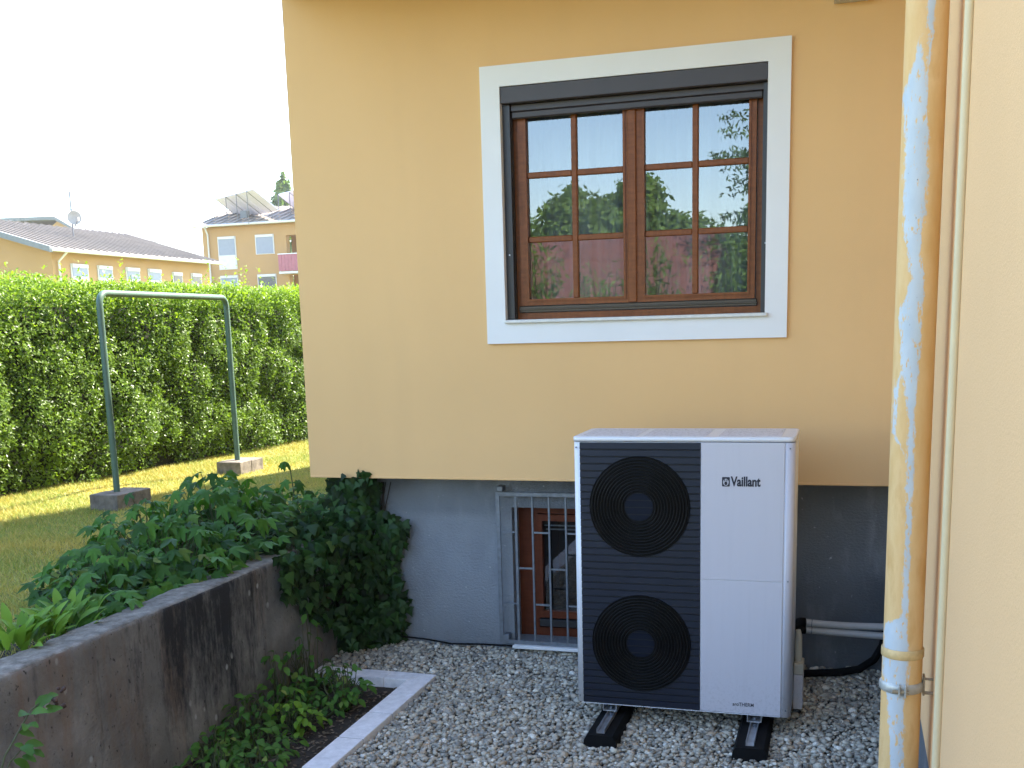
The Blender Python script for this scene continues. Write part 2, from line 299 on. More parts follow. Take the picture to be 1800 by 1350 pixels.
# ------------------------------------------------------------------ mesh building
class MB:
    def __init__(s): s.v = []; s.f = []; s.sm = []
    def add(s, vs, fs, smooth=False):
        o = len(s.v); s.v += [tuple(x) for x in vs]; s.f += [tuple(i + o for i in f) for f in fs]; s.sm += [smooth] * len(fs); return s
    def box(s, a, b, ch=0.0):
        x0, y0, z0 = a; x1, y1, z1 = b
        if x0 > x1: x0, x1 = x1, x0
        if y0 > y1: y0, y1 = y1, y0
        if z0 > z1: z0, z1 = z1, z0
        if ch <= 0:
            return s.add([(x0, y0, z0), (x1, y0, z0), (x1, y1, z0), (x0, y1, z0), (x0, y0, z1), (x1, y0, z1), (x1, y1, z1), (x0, y1, z1)],
                         [(0, 3, 2, 1), (4, 5, 6, 7), (0, 1, 5, 4), (1, 2, 6, 5), (2, 3, 7, 6), (3, 0, 4, 7)])
        bm = bmesh.new(); bmesh.ops.create_cube(bm, size=1)
        for v in bm.verts: v.co = Vector(((x0 + x1) / 2 + v.co.x * (x1 - x0), (y0 + y1) / 2 + v.co.y * (y1 - y0), (z0 + z1) / 2 + v.co.z * (z1 - z0)))
        bmesh.ops.bevel(bm, geom=bm.edges[:], offset=min(ch, .45 * min(x1 - x0, y1 - y0, z1 - z0)), segments=1, affect='EDGES')
        bm.verts.index_update(); s.add([v.co for v in bm.verts], [[v.index for v in f.verts] for f in bm.faces]); bm.free(); return s
    def tube(s, path, r, n=8, cap=True):
        P = [Vector(p) for p in path]; rs = r if isinstance(r, (list, tuple)) else [r] * len(P); rings = []
        up = None
        for i, p in enumerate(P):
            d = (P[min(i + 1, len(P) - 1)] - P[max(i - 1, 0)]).normalized()
            if up is None: up = Vector((0, 0, 1)) if abs(d.z) < .9 else Vector((1, 0, 0))
            u = (up - d * up.dot(d)).normalized(); v = d.cross(u); up = u
            rings.append([p + (u * math.cos(a) + v * math.sin(a)) * rs[i] for a in [2 * math.pi * k / n for k in range(n)]])
        vs = [q for rg in rings for q in rg]; fs = []
        for i in range(len(P) - 1):
            for k in range(n): fs.append((i * n + k, i * n + (k + 1) % n, (i + 1) * n + (k + 1) % n, (i + 1) * n + k))
        s.add(vs, fs, True)
        if cap: s.add(rings[0], [tuple(reversed(range(n)))]); s.add(rings[-1], [tuple(range(n))])
        return s
    def torus_y(s, c, R_, r, n=56, m=6):
        vs = []; fs = []
        for i in range(n):
            a = 2 * math.pi * i / n
            for j in range(m):
                b = 2 * math.pi * j / m; q = R_ + r * math.cos(b)
                vs.append((c[0] + q * math.cos(a), c[1] + r * math.sin(b), c[2] + q * math.sin(a)))
        for i in range(n):
            for j in range(m): fs.append((i * m + j, i * m + (j + 1) % m, ((i + 1) % n) * m + (j + 1) % m, ((i + 1) % n) * m + j))
        return s.add(vs, fs, True)
    def prism(s, poly, axis, a, b):
        """poly of 2-D points extruded along axis from a to b"""
        def P(p, t): return {'x': (t, p[0], p[1]), 'y': (p[0], t, p[1]), 'z': (p[0], p[1], t)}[axis]
        n = len(poly); vs = [P(p, a) for p in poly] + [P(p, b) for p in poly]
        return s.add(vs, [tuple(range(n))[::-1], tuple(range(n, 2 * n))] + [(i, (i + 1) % n, n + (i + 1) % n, n + i) for i in range(n)])
    def holed(s, axis, u, v, a, b, holes):
        """flat slab in plane (u,v), from a to b along axis, with rectangular holes (u0,u1,v0,v1)"""
        us = sorted({u[0], u[1]} | {h[0] for h in holes} | {h[1] for h in holes}); vs_ = sorted({v[0], v[1]} | {h[2] for h in holes} | {h[3] for h in holes})
        def P(uu, vv, t): return {'y': (uu, t, vv), 'x': (t, uu, vv)}[axis]
        def solid(i, j):
            if i < 0 or j < 0 or i >= len(us) - 1 or j >= len(vs_) - 1: return False
            cu, cv = (us[i] + us[i + 1]) / 2, (vs_[j] + vs_[j + 1]) / 2
            return not any(h[0] < cu < h[1] and h[2] < cv < h[3] for h in holes)
        for i in range(len(us) - 1):
            for j in range(len(vs_) - 1):
                if not solid(i, j): continue
                q = [(us[i], vs_[j]), (us[i + 1], vs_[j]), (us[i + 1], vs_[j + 1]), (us[i], vs_[j + 1])]
                s.add([P(*p, a) for p in q], [(0, 1, 2, 3)]); s.add([P(*p, b) for p in q], [(3, 2, 1, 0)])
                for k, (di, dj) in enumerate(((0, -1), (1, 0), (0, 1), (-1, 0))):
                    if not solid(i + di, j + dj):
                        p0, p1 = q[k], q[(k + 1) % 4]; s.add([P(*p0, a), P(*p0, b), P(*p1, b), P(*p1, a)], [(0, 1, 2, 3)])
        return s
    def build(s, name, mat, parent=None, base=None, weld=False):
        me = bpy.data.meshes.new(name); o_ = Vector(base if base else origin(parent))
        me.from_pydata([(x - o_.x, y - o_.y, z - o_.z) for x, y, z in s.v], [], s.f)
        me.polygons.foreach_set('use_smooth', s.sm); me.materials.append(M[mat] if isinstance(mat, str) else mat)
        if weld:
            bm = bmesh.new(); bm.from_mesh(me); bmesh.ops.remove_doubles(bm, verts=bm.verts, dist=1e-5); bmesh.ops.recalc_face_normals(bm, faces=bm.faces); bm.to_mesh(me); bm.free()
        me.update(); ob = bpy.data.objects.new(name, me); COL.objects.link(ob)
        if parent: ob.parent = parent
        elif base: ob.location = base
        return ob
def origin(o):
    p = Vector((0, 0, 0))
    while o is not None: p += o.location; o = o.parent
    return p
def tag(o, label=None, cat=None, group=None, kind=None):
    for k, v in (('label', label), ('category', cat), ('group', group), ('kind', kind)):
        if v: o[k] = v
    return o
def thing(name, loc, label, cat, group=None):
    o = bpy.data.objects.new(name, None); o.empty_display_size = .1; COL.objects.link(o); o.location = loc; return tag(o, label, cat, group)
def B(*a, **k): return MB().box(*a, **k)
def copy_part(o, parent, dloc):
    c = o.copy(); COL.objects.link(c); c.parent = parent; c.location = o.location + Vector(dloc); return c
def npmesh(name, V, F, mat, parent=None, smooth=False, base=(0, 0, 0)):
    """big mesh from numpy arrays; every row of F has the same number of corners"""
    V = np.asarray(V, np.float32) - np.asarray(base, np.float32); F = np.asarray(F, np.int32); me = bpy.data.meshes.new(name); k = F.shape[1]
    me.vertices.add(len(V)); me.vertices.foreach_set('co', V.ravel()); me.loops.add(F.size); me.loops.foreach_set('vertex_index', F.ravel())
    me.polygons.add(len(F)); me.polygons.foreach_set('loop_start', np.arange(len(F), dtype=np.int32) * k)
    me.polygons.foreach_set('use_smooth', np.full(len(F), smooth)); me.materials.append(M[mat]); me.update(calc_edges=True); me.validate()
    o = bpy.data.objects.new(name, me); COL.objects.link(o)
    if parent: o.parent = parent
    return o

# ------------------------------------------------------------------ the ground
GY = lambda y: .040 + .077 * min(1, max(0, (y + .95) / 1.2))        # gravel rises a little towards the house
mb = MB(); mb.add([(-150, -150, -.35), (150, -150, -.35), (150, 220, -.35), (-150, 220, -.35)], [(0, 1, 2, 3)]); tag(mb.build('ground', 'ground'), kind='structure')
mb = MB(); ys = [-9, -4, -2.5, -.95, -.5, 0, .3]; xs = [-1.66, 0, 1.1]
mb.add([(x, y, GY(y) - .025) for y in ys for x in xs], [(j * 3 + i, j * 3 + i + 1, j * 3 + 4 + i, j * 3 + 3 + i) for j in range(len(ys) - 1) for i in range(2)])
mb.add([(x, y, GY(y) - .03) for y in (-.29, .3) for x in (-2.4, -1.66)], [(0, 1, 3, 2)])
tag(mb.build('gravel_bed', 'gravel_base'), kind='structure')
LZ = .78
mb = MB(); bm_ = [(-90, -60), (-2.50, -60), (-2.50, .30), (-2.40, .30), (-2.40, 8.1), (60, 8.1), (60, 160), (-140, 160), (-140, -60)]
bmx = bmesh.new(); fv = [bmx.verts.new((x, y, LZ)) for x, y in bm_]; bmx.faces.new(fv); bmesh.ops.triangulate(bmx, faces=bmx.faces[:]); bmx.verts.index_update()
mb.add([v.co for v in bmx.verts], [[v.index for v in f.verts] for f in bmx.faces]); bmx.free(); tag(mb.build('lawn', 'lawn'), kind='structure')
mb = MB(); xb_ = [(-2.561, -9), (-2.561, .25), (-2.421, .30), (-2.421, 1.2), (-3.1, 1.25), (-3.45, .6), (-3.5, -.4), (-3.4, -1.2), (-3.15, -1.9), (-2.95, -2.6), (-2.85, -4), (-2.85, -9)]
mb.add([(x, y, LZ + .004) for x, y in xb_], [tuple(range(len(xb_)))[::-1]]); tag(mb.build('border_shade_sheet', 'soil'), kind='structure')  # dark sheet added so the gaps between the plants read as shade
mb = MB(); mb.add([(-2.37, -9, .015), (-1.7, -9, .015), (-1.7, -.35, .03), (-2.37, -.35, .03)], [(0, 1, 2, 3)]); tag(mb.build('soil_bed', 'soil'), kind='structure')

# ------------------------------------------------------------------ the yellow house
H = thing('house', (-2.5, 0, 0), 'yellow rendered house with grey plinth and a white framed brown window', 'house')
FX0, FX1, FZ = -2.5, 1.043, 1.243
fw = MB().holed('y', (FX0, FX1 + .3), (FZ, 4.75), 0, .32, [(-1.19, .335, 2.14, 3.5)]); fw.build('facade_wall', 'facade', H, weld=True)
MB().box((FX0 + .001, -.0035, FZ - .006), (FX1, .02, FZ + .007), .002).build('drip_profile', 'facade', H)
# west side wall under the sloping roof
MB().prism([(.32, FZ), (7.6, FZ), (7.6, 2.55), (4.0, 5.75), (3.3, 5.85), (.32, 4.75)], 'x', FX0, FX0 + .3).build('side_wall', 'facade', H)
MB().box((FX0, 7.6, -.3), (6, 7.9, 2.5)).build('rear_wall', 'facade', H)
# plinth with the cellar window opening
PLY = .25
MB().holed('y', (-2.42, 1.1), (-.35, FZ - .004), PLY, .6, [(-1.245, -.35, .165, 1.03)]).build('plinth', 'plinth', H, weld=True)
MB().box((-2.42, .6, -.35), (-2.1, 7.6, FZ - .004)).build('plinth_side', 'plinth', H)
# roof, soffit: ridge along x, long steep rear slope
rf = MB(); rx0, rx1 = -3.0, 7.0
rf.prism([(-1.3, 4.625), (3.6, 6.05), (7.6, 2.45), (7.6, 2.67), (3.6, 6.28), (-1.3, 4.84)], 'x', rx0, rx1); rf.build('roof', 'house_roof', H)
MB().box((FX0 + .001, -1.25, 4.10), (FX1 - .002, -.002, 4.18), .004).build('soffit', 'soffit', H)  # out of view, set low and deep to shade and warm the wall top
MB().box((FX0 + .001, -1.28, 4.06), (FX1 - .002, -1.251, 4.62), .004).build('fascia', 'soffit', H)
# wing to the right of the camera
WX = FX1
MB().box((WX, -9.5, .70), (WX + .3, -.001, 4.9)).build('wing_wall', 'wing', H)
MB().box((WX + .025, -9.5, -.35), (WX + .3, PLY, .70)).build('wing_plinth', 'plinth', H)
MB().box((WX + .3, -9.5, -.35), (6, -9.2, 4.9)).build('wing_front', 'wing', H)
MB().prism([(WX - .25, 4.95), (7, 4.95), (7, 5.15), (WX - .25, 5.15)], 'y', -9.9, -.76).build('wing_roof', 'house_roof', H)
MB().tube([(WX - .009, -2.97, .2), (WX - .009, -2.955, 2.2), (WX - .009, -2.94, 4.9)], .0125, 12).build('cable_conduit', 'conduit', H)
# window surround, sill, shutter
sx0, sx1, sz0, sz1 = -1.279, .4295, 2.049, 3.588
ix0, ix1, iz0, iz1 = -1.164, .312, 2.166, 3.474
MB().holed('y', (sx0, sx1), (sz0, sz1), -.022, .012, [(ix0, ix1, iz0, iz1)]).build('window_surround', 'surround', H, weld=True)
MB().holed('y', (ix0 - .026, ix1 + .023), (iz0 - .026, iz1 + .026), .013, .2, [(ix0, ix1, iz0, iz1)]).build('window_reveal', 'surround', H, weld=True)
MB().box((-1.166, -.046, 2.164), (.326, .16, 2.184), .004).build('window_sill', 'sill', H)
MB().box((-1.163, -.016, 3.382), (.311, .13, 3.473), .004).build('shutter_box', 'shutter', H)
MB().box((-1.118, .035, 3.345), (.288, .055, 3.381), .003).build('shutter_slat', 'shutter', H)
MB().box((-1.112, .028, 3.305), (.284, .058, 3.342), .006).build('shutter_bottom_bar', 'shutter', H)
for xa, xb in ((-1.163, -1.118), (.286, .311)):
    g = MB(); g.box((xa, .02, 2.186), (xb, .036, 3.38), .002); g.box((xa, .052, 2.186), (xb, .085, 3.38), .002); g.box((xa if xa < 0 else xb - .008, .036, 2.186), (xa + .008 if xa < 0 else xb, .052, 3.38)); g.build('shutter_guide', 'shutter_dark', H)
    MB().box((xa + .018, .016, 2.55), (xa + .026, .0199, 2.558)).build('guide_screw', 'steel', H)
# the window itself
W_ = MB().holed('y', (-1.154, .312), (2.186, 3.43), .088, .16, [(-1.096, .254, 2.222, 3.40)]).build('window', 'wood', H, weld=True)
MB().box((-1.108, .075, 2.224), (.262, .0875, 2.262), .004).build('weather_bar', 'weather', W_)
MB().box((-1.108, .066, 2.238), (.262, .0747, 2.246), .002).build('weather_bar_lip', 'weather', W_)
sashes = [((-1.092, -.441), (-1.042, -.480), -.7625), ((-.437, .25), (-.398 + .038, .209), -.079)]
for (a, b), (pa, pb), mx_ in sashes:
    z0, z1, pz0, pz1 = 2.264, 3.41, 2.30, 3.365
    s_ = MB().holed('y', (a, b), (z0, z1), .07, .118, [(pa, pb, pz0, pz1)]); s_.build('sash', 'wood', W_, weld=True)
    MB().holed('y', (pa - .012, pb + .012), (pz0 - .012, pz1 + .012), .0635, .0698, [(pa, pb, pz0, pz1)]).build('glazing_bead', 'wood', W_, weld=True)
    MB().box((mx_ - .0165, .074, pz0), (mx_ + .0165, .112, pz1), .005).build('muntin', 'wood', W_)
    for zc in (2.638, 2.997):
        for q0, q1 in ((pa, mx_ - .0165), (mx_ + .0165, pb)): MB().box((q0, .076, zc - .0165), (q1, .110, zc + .0165), .005).build('muntin', 'wood', W_)
    for r0, r1 in ((pz0, 2.6215), (2.6545, 2.9805), (3.0135, pz1)):
        for q0, q1 in ((pa, mx_ - .0165), (mx_ + .0165, pb)):
            tl_ = random.uniform(-.0012, .0012); g = MB(); g.add([(q0, .094 + tl_, r0), (q1, .094 - tl_, r0), (q1, .094 - tl_, r1), (q0, .094 + tl_, r1)], [(0, 1, 2, 3)]); g.build('pane', 'glass', W_)
MB().box((-.455, .058, 2.264), (-.405, .0695, 3.41), .006).build('meeting_cover', 'wood', W_)
# room behind
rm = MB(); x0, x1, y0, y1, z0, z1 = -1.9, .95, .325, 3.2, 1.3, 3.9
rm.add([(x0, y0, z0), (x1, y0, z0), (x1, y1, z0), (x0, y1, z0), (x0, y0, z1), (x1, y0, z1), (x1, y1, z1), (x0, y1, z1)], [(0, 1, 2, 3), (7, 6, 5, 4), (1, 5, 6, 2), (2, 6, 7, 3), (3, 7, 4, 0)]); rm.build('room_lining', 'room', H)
# cellar window
CW = MB().holed('y', (-1.245, -.35), (.165, 1.03), .40, .47, [(-1.12, -.475, .22, .97)]).build('cellar_window', 'wood_red', H, weld=True)
MB().holed('y', (-1.117, -.478), (.29, .967), .375, .43, [(-1.085, -.51, .335, .925)]).build('sash', 'wood_red', CW, weld=True)
MB().box((-1.11, .36, .235), (-.48, .40, .282), .004).build('weather_bar', 'shutter_dark', CW)
g = MB(); g.add([(-1.085, .405, .335), (-.51, .405, .335), (-.51, .405, .925), (-1.085, .405, .925)], [(0, 1, 2, 3)]); g.build('pane', 'glass_dim', CW)
MB().box((-1.07, .42, .86), (-.52, .43, .868)).build('curtain_rod', 'steel', CW); MB().box((-1.08, .42, .885), (-.52, .43, .893)).build('curtain_rod', 'steel', CW)
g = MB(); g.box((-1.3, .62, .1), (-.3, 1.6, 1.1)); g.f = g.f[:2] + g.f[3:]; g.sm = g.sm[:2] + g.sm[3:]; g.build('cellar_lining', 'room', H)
MB().box((-1.235, .155, .138), (-.34, .249, .158), .003).build('cellar_sill', 'surround', H)
# steel grille in front of it
GR = MB().holed('y', (-1.326, -.27), (.162, 1.135), .185, .197, [(-1.302, -.294, .186, 1.111)]).build('window_grille', 'galv', H, weld=True)
bx = [-1.198 + .1065 * i for i in range(9)]
for i, x in enumerate(bx): MB().box((x - (.009 if i == 0 else .0065), .184, .186), (x + (.009 if i == 0 else .0065), .196, 1.111), .002).build('bar', 'galv', GR)
edges = [-1.302] + bx + [-.294]
for i in range(len(edges) - 1):
    for z in ((.424, .884) if i % 2 == 0 else (.655,)):
        MB().box((edges[i] + .008, .187, z - .0055), (edges[i + 1] - .008, .194, z + .0055)).build('cross_bar', 'galv', GR)
for x, z in ((-1.30, 1.155), (-1.285, .2), (-.29, 1.155)): MB().box((x - .02, .186, z - .018), (x + .02, .249, z + .018), .004).build('wall_lug', 'galv', GR)

# curtain hanging inside the window
g = MB(); n = 150
for k, z in enumerate((1.95, 3.6)):
    for i in range(n + 1):
        x = -1.25 + 1.68 * i / n; g.v.append((x, .30 + .0 * k + .022 * math.sin(x * 34) + .014 * math.sin(x * 71 + 1) + .01 * math.sin(x * 13), z))
for i in range(n): g.f.append((i, i + 1, n + 2 + i, n + 1 + i)); g.sm.append(True)
# keep clear of the masonry: the curtain stands just inside the opening
g.v = [(x, y + .10, z) for x, y, z in g.v]
tag(g.build('curtain', 'curtain', base=(-.43, .40, 1.95)), 'thin white curtain in vertical folds behind the brown window', 'curtain')

# lamp under the eaves at the top of the picture
L = thing('wall_lamp', (.718, 0, 3.72), 'pale box lamp on the yellow wall, seen from below at the top edge', 'lamp')
MB().holed('y', (.635, .801), (3.722, 3.86), -.10, -.002, [(.645, .791, 3.732, 3.85)]).build('housing', 'lamp_pale', L, weld=True)
for k in range(5): MB().box((.6455, -.085, 3.742 + .022 * k), (.7905, -.07, 3.754 + .022 * k)).build('louvre', 'lamp_grey', L)
MB().box((.6455, -.03, 3.7325), (.7905, -.012, 3.8495)).build('lens', 'lamp_grey', L)

# ------------------------------------------------------------------ heat pump
ux0, ux1, uy, uz0, uz1 = -.5826, .5204, -.7845, .161, 1.5846
UD = .45
U = thing('heat_pump', ((ux0 + ux1) / 2, uy + .22, .12), 'tall light grey heat pump with two round black fan grilles', 'heat pump')
def round_rect(x0, x1, y0, y1, r, n=5):
    pts = []
    for cx, cy, a0 in ((x1 - r, y0 + r, -90), (x1 - r, y1 - r, 0), (x0 + r, y1 - r, 90), (x0 + r, y0 + r, 180)):
        for k in range(n + 1): a = R(a0 + 90 * k / n); pts.append((cx + r * math.cos(a), cy + r * math.sin(a)))
    return pts
def smooth_side(o, ang=40):
    me = o.data
    for p in me.polygons: p.use_smooth = abs(p.normal.z) < .5
g = MB().prism(round_rect(ux0, ux1, uy, uy + UD - .02, .03), 'z', uz0 + .006, 1.558); smooth_side(g.build('casing', 'unit_rim', U))
lid = MB().prism(round_rect(ux0 - .003, ux1 + .002, uy - .004, uy + UD, .032), 'z', 1.562, uz1 - .003); lid.prism(round_rect(ux0 + .001, ux1 - .002, uy, uy + UD - .004, .03), 'z', uz1 - .0029, uz1); smooth_side(lid.build('lid', 'unit_rim', U))
for xa, xb in ((-.548, -.26), (-.225, .09), (.15, .455)): MB().box((xa, uy + .03, uz1 + .0002), (xb, uy + .40, uz1 + .0012)).build('lid_film', 'film', U)
px0, px1 = -.547, .0675
GP = MB().box((px0, uy - .0022, .168), (px1, uy - .0003, 1.556)).build('louvre_panel', 'navy_back', U)
pit = (1.556 - .168) / 38
for k in range(38):
    za = .168 + pit * k; g = MB(); g.prism([(uy - .0023, za + .002), (uy - .0075, za + .0045), (uy - .0055, za + pit - .0035), (uy - .0023, za + pit - .0025)], 'x', px0, px1); g.build('slat', 'navy', GP)
for fx, fz in ((-.2405, 1.2285), (-.236, .509)):
    FR = .2575
    g = MB(); n = 64; prof = [(.0, uy - .0085), (FR * .985, uy - .0085), (FR, uy - .0115), (FR * 1.004, uy - .008)]
    vs = [(fx, uy - .0085, fz)]
    for rr, yy in prof[1:]: vs += [(fx + rr * math.cos(2 * math.pi * i / n), yy, fz + rr * math.sin(2 * math.pi * i / n)) for i in range(n)]
    fs = [(0, 1 + i, 1 + (i + 1) % n) for i in range(n)]
    for q in range(2): fs += [(1 + q * n + i, 1 + (q + 1) * n + i, 1 + (q + 1) * n + (i + 1) % n, 1 + q * n + (i + 1) % n) for i in range(n)]
    g.add(vs, fs, False); F_ = g.build('fan_grille', 'black', U)
    for k in range(11): MB().torus_y((fx, uy - .0125, fz), .086 + .0157 * k, .0048, 60, 6).build('ring', 'black', F_)
    for k in range(8):
        a = R(22.5 + 45 * k); MB().tube([(fx + .07 * math.cos(a), uy - .0105, fz + .07 * math.sin(a)), (fx + .25 * math.cos(a), uy - .0105, fz + .25 * math.sin(a))], .0035, 5).build('spoke', 'black', F_)
    hub = MB(); hr = .0715
    hub.prism([(fx + hr * math.cos(2 * math.pi * i / 40), fz + hr * math.sin(2 * math.pi * i / 40)) for i in range(40)], 'y', uy - .0125, uy - .0086)
    HB = hub.build('hub', 'navy_back', F_)
    g = MB(); k0 = math.floor((fz - hr) / pit)
    for k in range(6):
        za = .168 + pit * round((fz - hr - .168) / pit + k - .5) + .002; zb = za + pit - .005
        za2, zb2 = max(za, fz - hr + .002), min(zb, fz + hr - .002)
        if zb2 - za2 < .004: continue
        pts = []
        for i in range(9): z = za2 + (zb2 - za2) * i / 8; pts.append((fx + math.sqrt(max(0, hr ** 2 - (z - fz) ** 2)), z))
        pts += [(2 * fx - x, z) for x, z in reversed(pts)]
        g.prism(pts, 'y', uy - .0162, uy - .0126)
    g.build('hub_slat', 'navy_hub_shade', F_)
MB().box((.0705, uy - .006, .8665), (.4735, uy - .0003, 1.558), .0015).build('upper_panel', 'unit', U)
MB().box((.0705, uy - .006, .169), (.4735, uy - .0003, .8635), .0015).build('lower_panel', 'unit', U)
MB().box((px0 - .0005, uy - .0055, uz0 + .002), (.474, uy - .0003, .1665), .001).build('bottom_rail', 'unit_rim', U)
g = MB().prism([(.4775, uy - .0035), (.488, uy - .0035)] + [(ux1 - .03 + .0325 * math.sin(R(a)), uy + .03 - .0335 * math.cos(R(a))) for a in range(0, 91, 15)] + [(ux1 + .0025, uy + .06), (ux1 + .0003, uy + .06), (ux1 + .0003, uy + .03)] + [(ux1 - .03 + .0303 * math.sin(R(a)), uy + .03 - .0303 * math.cos(R(a))) for a in range(90, -1, -15)] + [(.4775, uy - .0003)], 'z', uz0 + .002, 1.558)
smooth_side(g.build('corner_trim', 'unit', U))
# lettering
def letters(txt, name, x0, x1, zb, h, y, mat, parent, bold=0.0):
    cu = bpy.data.curves.new(name, 'FONT'); cu.body = txt; cu.extrude = .0006; cu.offset = bold; tmp = bpy.data.objects.new(name, cu); COL.objects.link(tmp)
    bpy.context.view_layer.update(); me = bpy.data.meshes.new_from_object(tmp.evaluated_get(bpy.context.evaluated_depsgraph_get())); bpy.data.objects.remove(tmp)
    co = np.zeros(len(me.vertices) * 3, np.float32); me.vertices.foreach_get('co', co); co = co.reshape(-1, 3)
    mnx, mxx = co[:, 0].min(), co[:, 0].max(); mny, mxy = co[:, 1].min(), co[:, 1].max(); o = origin(parent)
    nx = x0 + (co[:, 0] - mnx) / (mxx - mnx) * (x1 - x0); nz = zb + (co[:, 1] - mny) / (mxy - mny) * h; ny = y - np.sign(co[:, 2]) * .0006
    me.vertices.foreach_set('co', np.stack([nx - o.x, ny - o.y, nz - o.z], 1).ravel().astype(np.float32)); me.materials.clear(); me.materials.append(M[mat]); me.update()
    ob = bpy.data.objects.new(name, me); COL.objects.link(ob); ob.parent = parent; return ob
letters('Vaillant', 'brand_lettering', .2155, .360, 1.3415, .050, uy - .0068, 'ink', U, .032)
letters('aroTHERM', 'type_lettering', .235, .341, .2085, .019, uy - .0068, 'ink', U, .008)
e0 = MB().prism(round_rect(.1735, .2115, 1.3405, 1.3875, .004), 'y', uy - .0069, uy - .0059).build('brand_emblem', 'ink', U)
ell = lambda cx, cz, a, b, n=20: [(cx + a * math.cos(2 * math.pi * i / n), cz + b * math.sin(2 * math.pi * i / n)) for i in range(n)]
MB().prism(ell(.1925, 1.362, .0135, .0175), 'y', uy - .0076, uy - .0069).build('emblem_oval', 'unit', e0)
g = MB(); g.prism(ell(.1925, 1.3565, .0075, .009), 'y', uy - .0083, uy - .0077); g.prism(ell(.1875, 1.3715, .0026, .0065, 10), 'y', uy - .0083, uy - .0077); g.prism(ell(.1975, 1.3715, .0026, .0065, 10), 'y', uy - .0083, uy - .0077); g.build('emblem_head', 'ink', e0)
for x, z in ((.498, 1.53), (.498, .87), (.498, .2), (-.566, 1.53), (-.566, .2)): MB().prism(ell(x, z, .0042, .0042, 10), 'y', uy - .0052, uy - .0002).build('screw', 'galv', U)
# feet brackets
for cx in (-.4075, .3435):
    g = MB(); g.prism([(cx - .036, .161), (cx - .036, .124), (cx + .036, .124), (cx + .036, .161), (cx + .0325, .161), (cx + .0325, .128), (cx - .0325, .128), (cx - .0325, .161)], 'y', uy + .002, uy + .40); g.build('foot_bracket', 'steel', U)
    MB().tube([(cx, uy + .035, .128), (cx, uy + .035, .142)], .009, 6).build('foot_bolt', 'galv', U)
# connections on the right-hand side
MB().tube([(ux1 + .022, uy + .34, .36), (ux1 + .022, uy + .34, .50), (ux1 + .018, uy + .34, .53)], [.021, .0175, .013], 10).build('drain_tube', 'ivory', U)
MB().box((ux1 + .002, uy + .27, .305), (ux1 + .052, uy + .40, .362), .004).build('drain_box_cover', 'ivory', U)
MB().box((ux1 + .002, uy + .27, .115), (ux1 + .050, uy + .40, .304), .004).build('drain_box', 'unit', U)
# rubber feet lying on the gravel
for cx, lab in ((-.3985, 'black rubber foot block with steel channel under the dark louvred side of the heat pump'), (.3455, 'black rubber foot block with steel channel under the plain grey side of the heat pump')):
    t_ = thing('rubber_foot', (cx, uy + .1, .03), lab, 'foot block', 'rubber foot blocks under the heat pump')
    g = MB(); g.prism([(cx - .09, .0), (cx + .09, .0), (cx + .082, .07), (cx + .066, .1005), (cx - .066, .1005), (cx - .082, .07)], 'y', uy - .295, uy + .42); g.build('block', 'rubber', t_)
    g = MB(); g.prism([(cx - .0205, .1235), (cx - .0205, .101), (cx + .0205, .101), (cx + .0205, .1235), (cx + .018, .1235), (cx + .018, .1035), (cx - .018, .1035), (cx - .018, .1235)], 'y', uy - .265, uy + .40); g.build('channel', 'steel', t_)
    MB().tube([(cx, uy - .01, .1037), (cx, uy - .01, .118)], .008, 6).build('bolt', 'galv', t_)

# pipes and hoses behind the unit
for zc, lab in ((.432, 'upper of two white insulated pipes along the dark plinth'), (.388, 'lower of two white insulated pipes along the dark plinth')):
    t_ = thing('white_pipe', (.8, .06, zc), lab, 'pipe', 'white pipes to the heat pump'); s_ = -1 if zc < .41 else 1
    MB().tube([(.56, .03, zc + .012), (.66, .035, zc + .004), (.8, .05, zc - .002), (.95, .06, zc - .002 - (.008 if s_ < 0 else 0)), (1.06, .065, zc - (.012 if s_ < 0 else 0))], .0205, 12).build('insulation', 'pipe_white', t_)
    MB().tube([(.592, .0315, zc + .0095), (.597, .0316, zc + .009)], .0212, 12).build('tape_joint', 'galv', t_)
    MB().tube([(.40, -.36, zc + .02), (.46, -.2, zc + .02), (.53, .02, zc + .014), (.558, .03, zc + .0122)], .026, 10).build('black_sleeve', 'rubber', t_)
hp = [(.50, -.05, .11), (.56, .06, .13), (.74, .10, .135), (.86, .14, .15), (.94, .18, .2), (.985, .2, .28), (1.0, .21, .36), (1.06, .21, .42)]
tag(MB().tube(hp, .022, 10).build('black_hose', 'rubber', base=(.74, .1, .1)), 'thick black hose curving up from gravel beside the yellow downpipe', 'hose')
cp = [(-2.02, .2, .16), (-1.85, .22, .145), (-1.66, .2, .13), (-1.45, .21, .137), (-1.3, .22, .135), (-1.0, .225, .125), (-.6, .23, .125)]
tag(MB().tube(cp, .006, 6).build('ground_cable', 'rubber', base=(-1.5, .2, .12)), 'thin black cable lying on gravel along the grey plinth', 'cable')

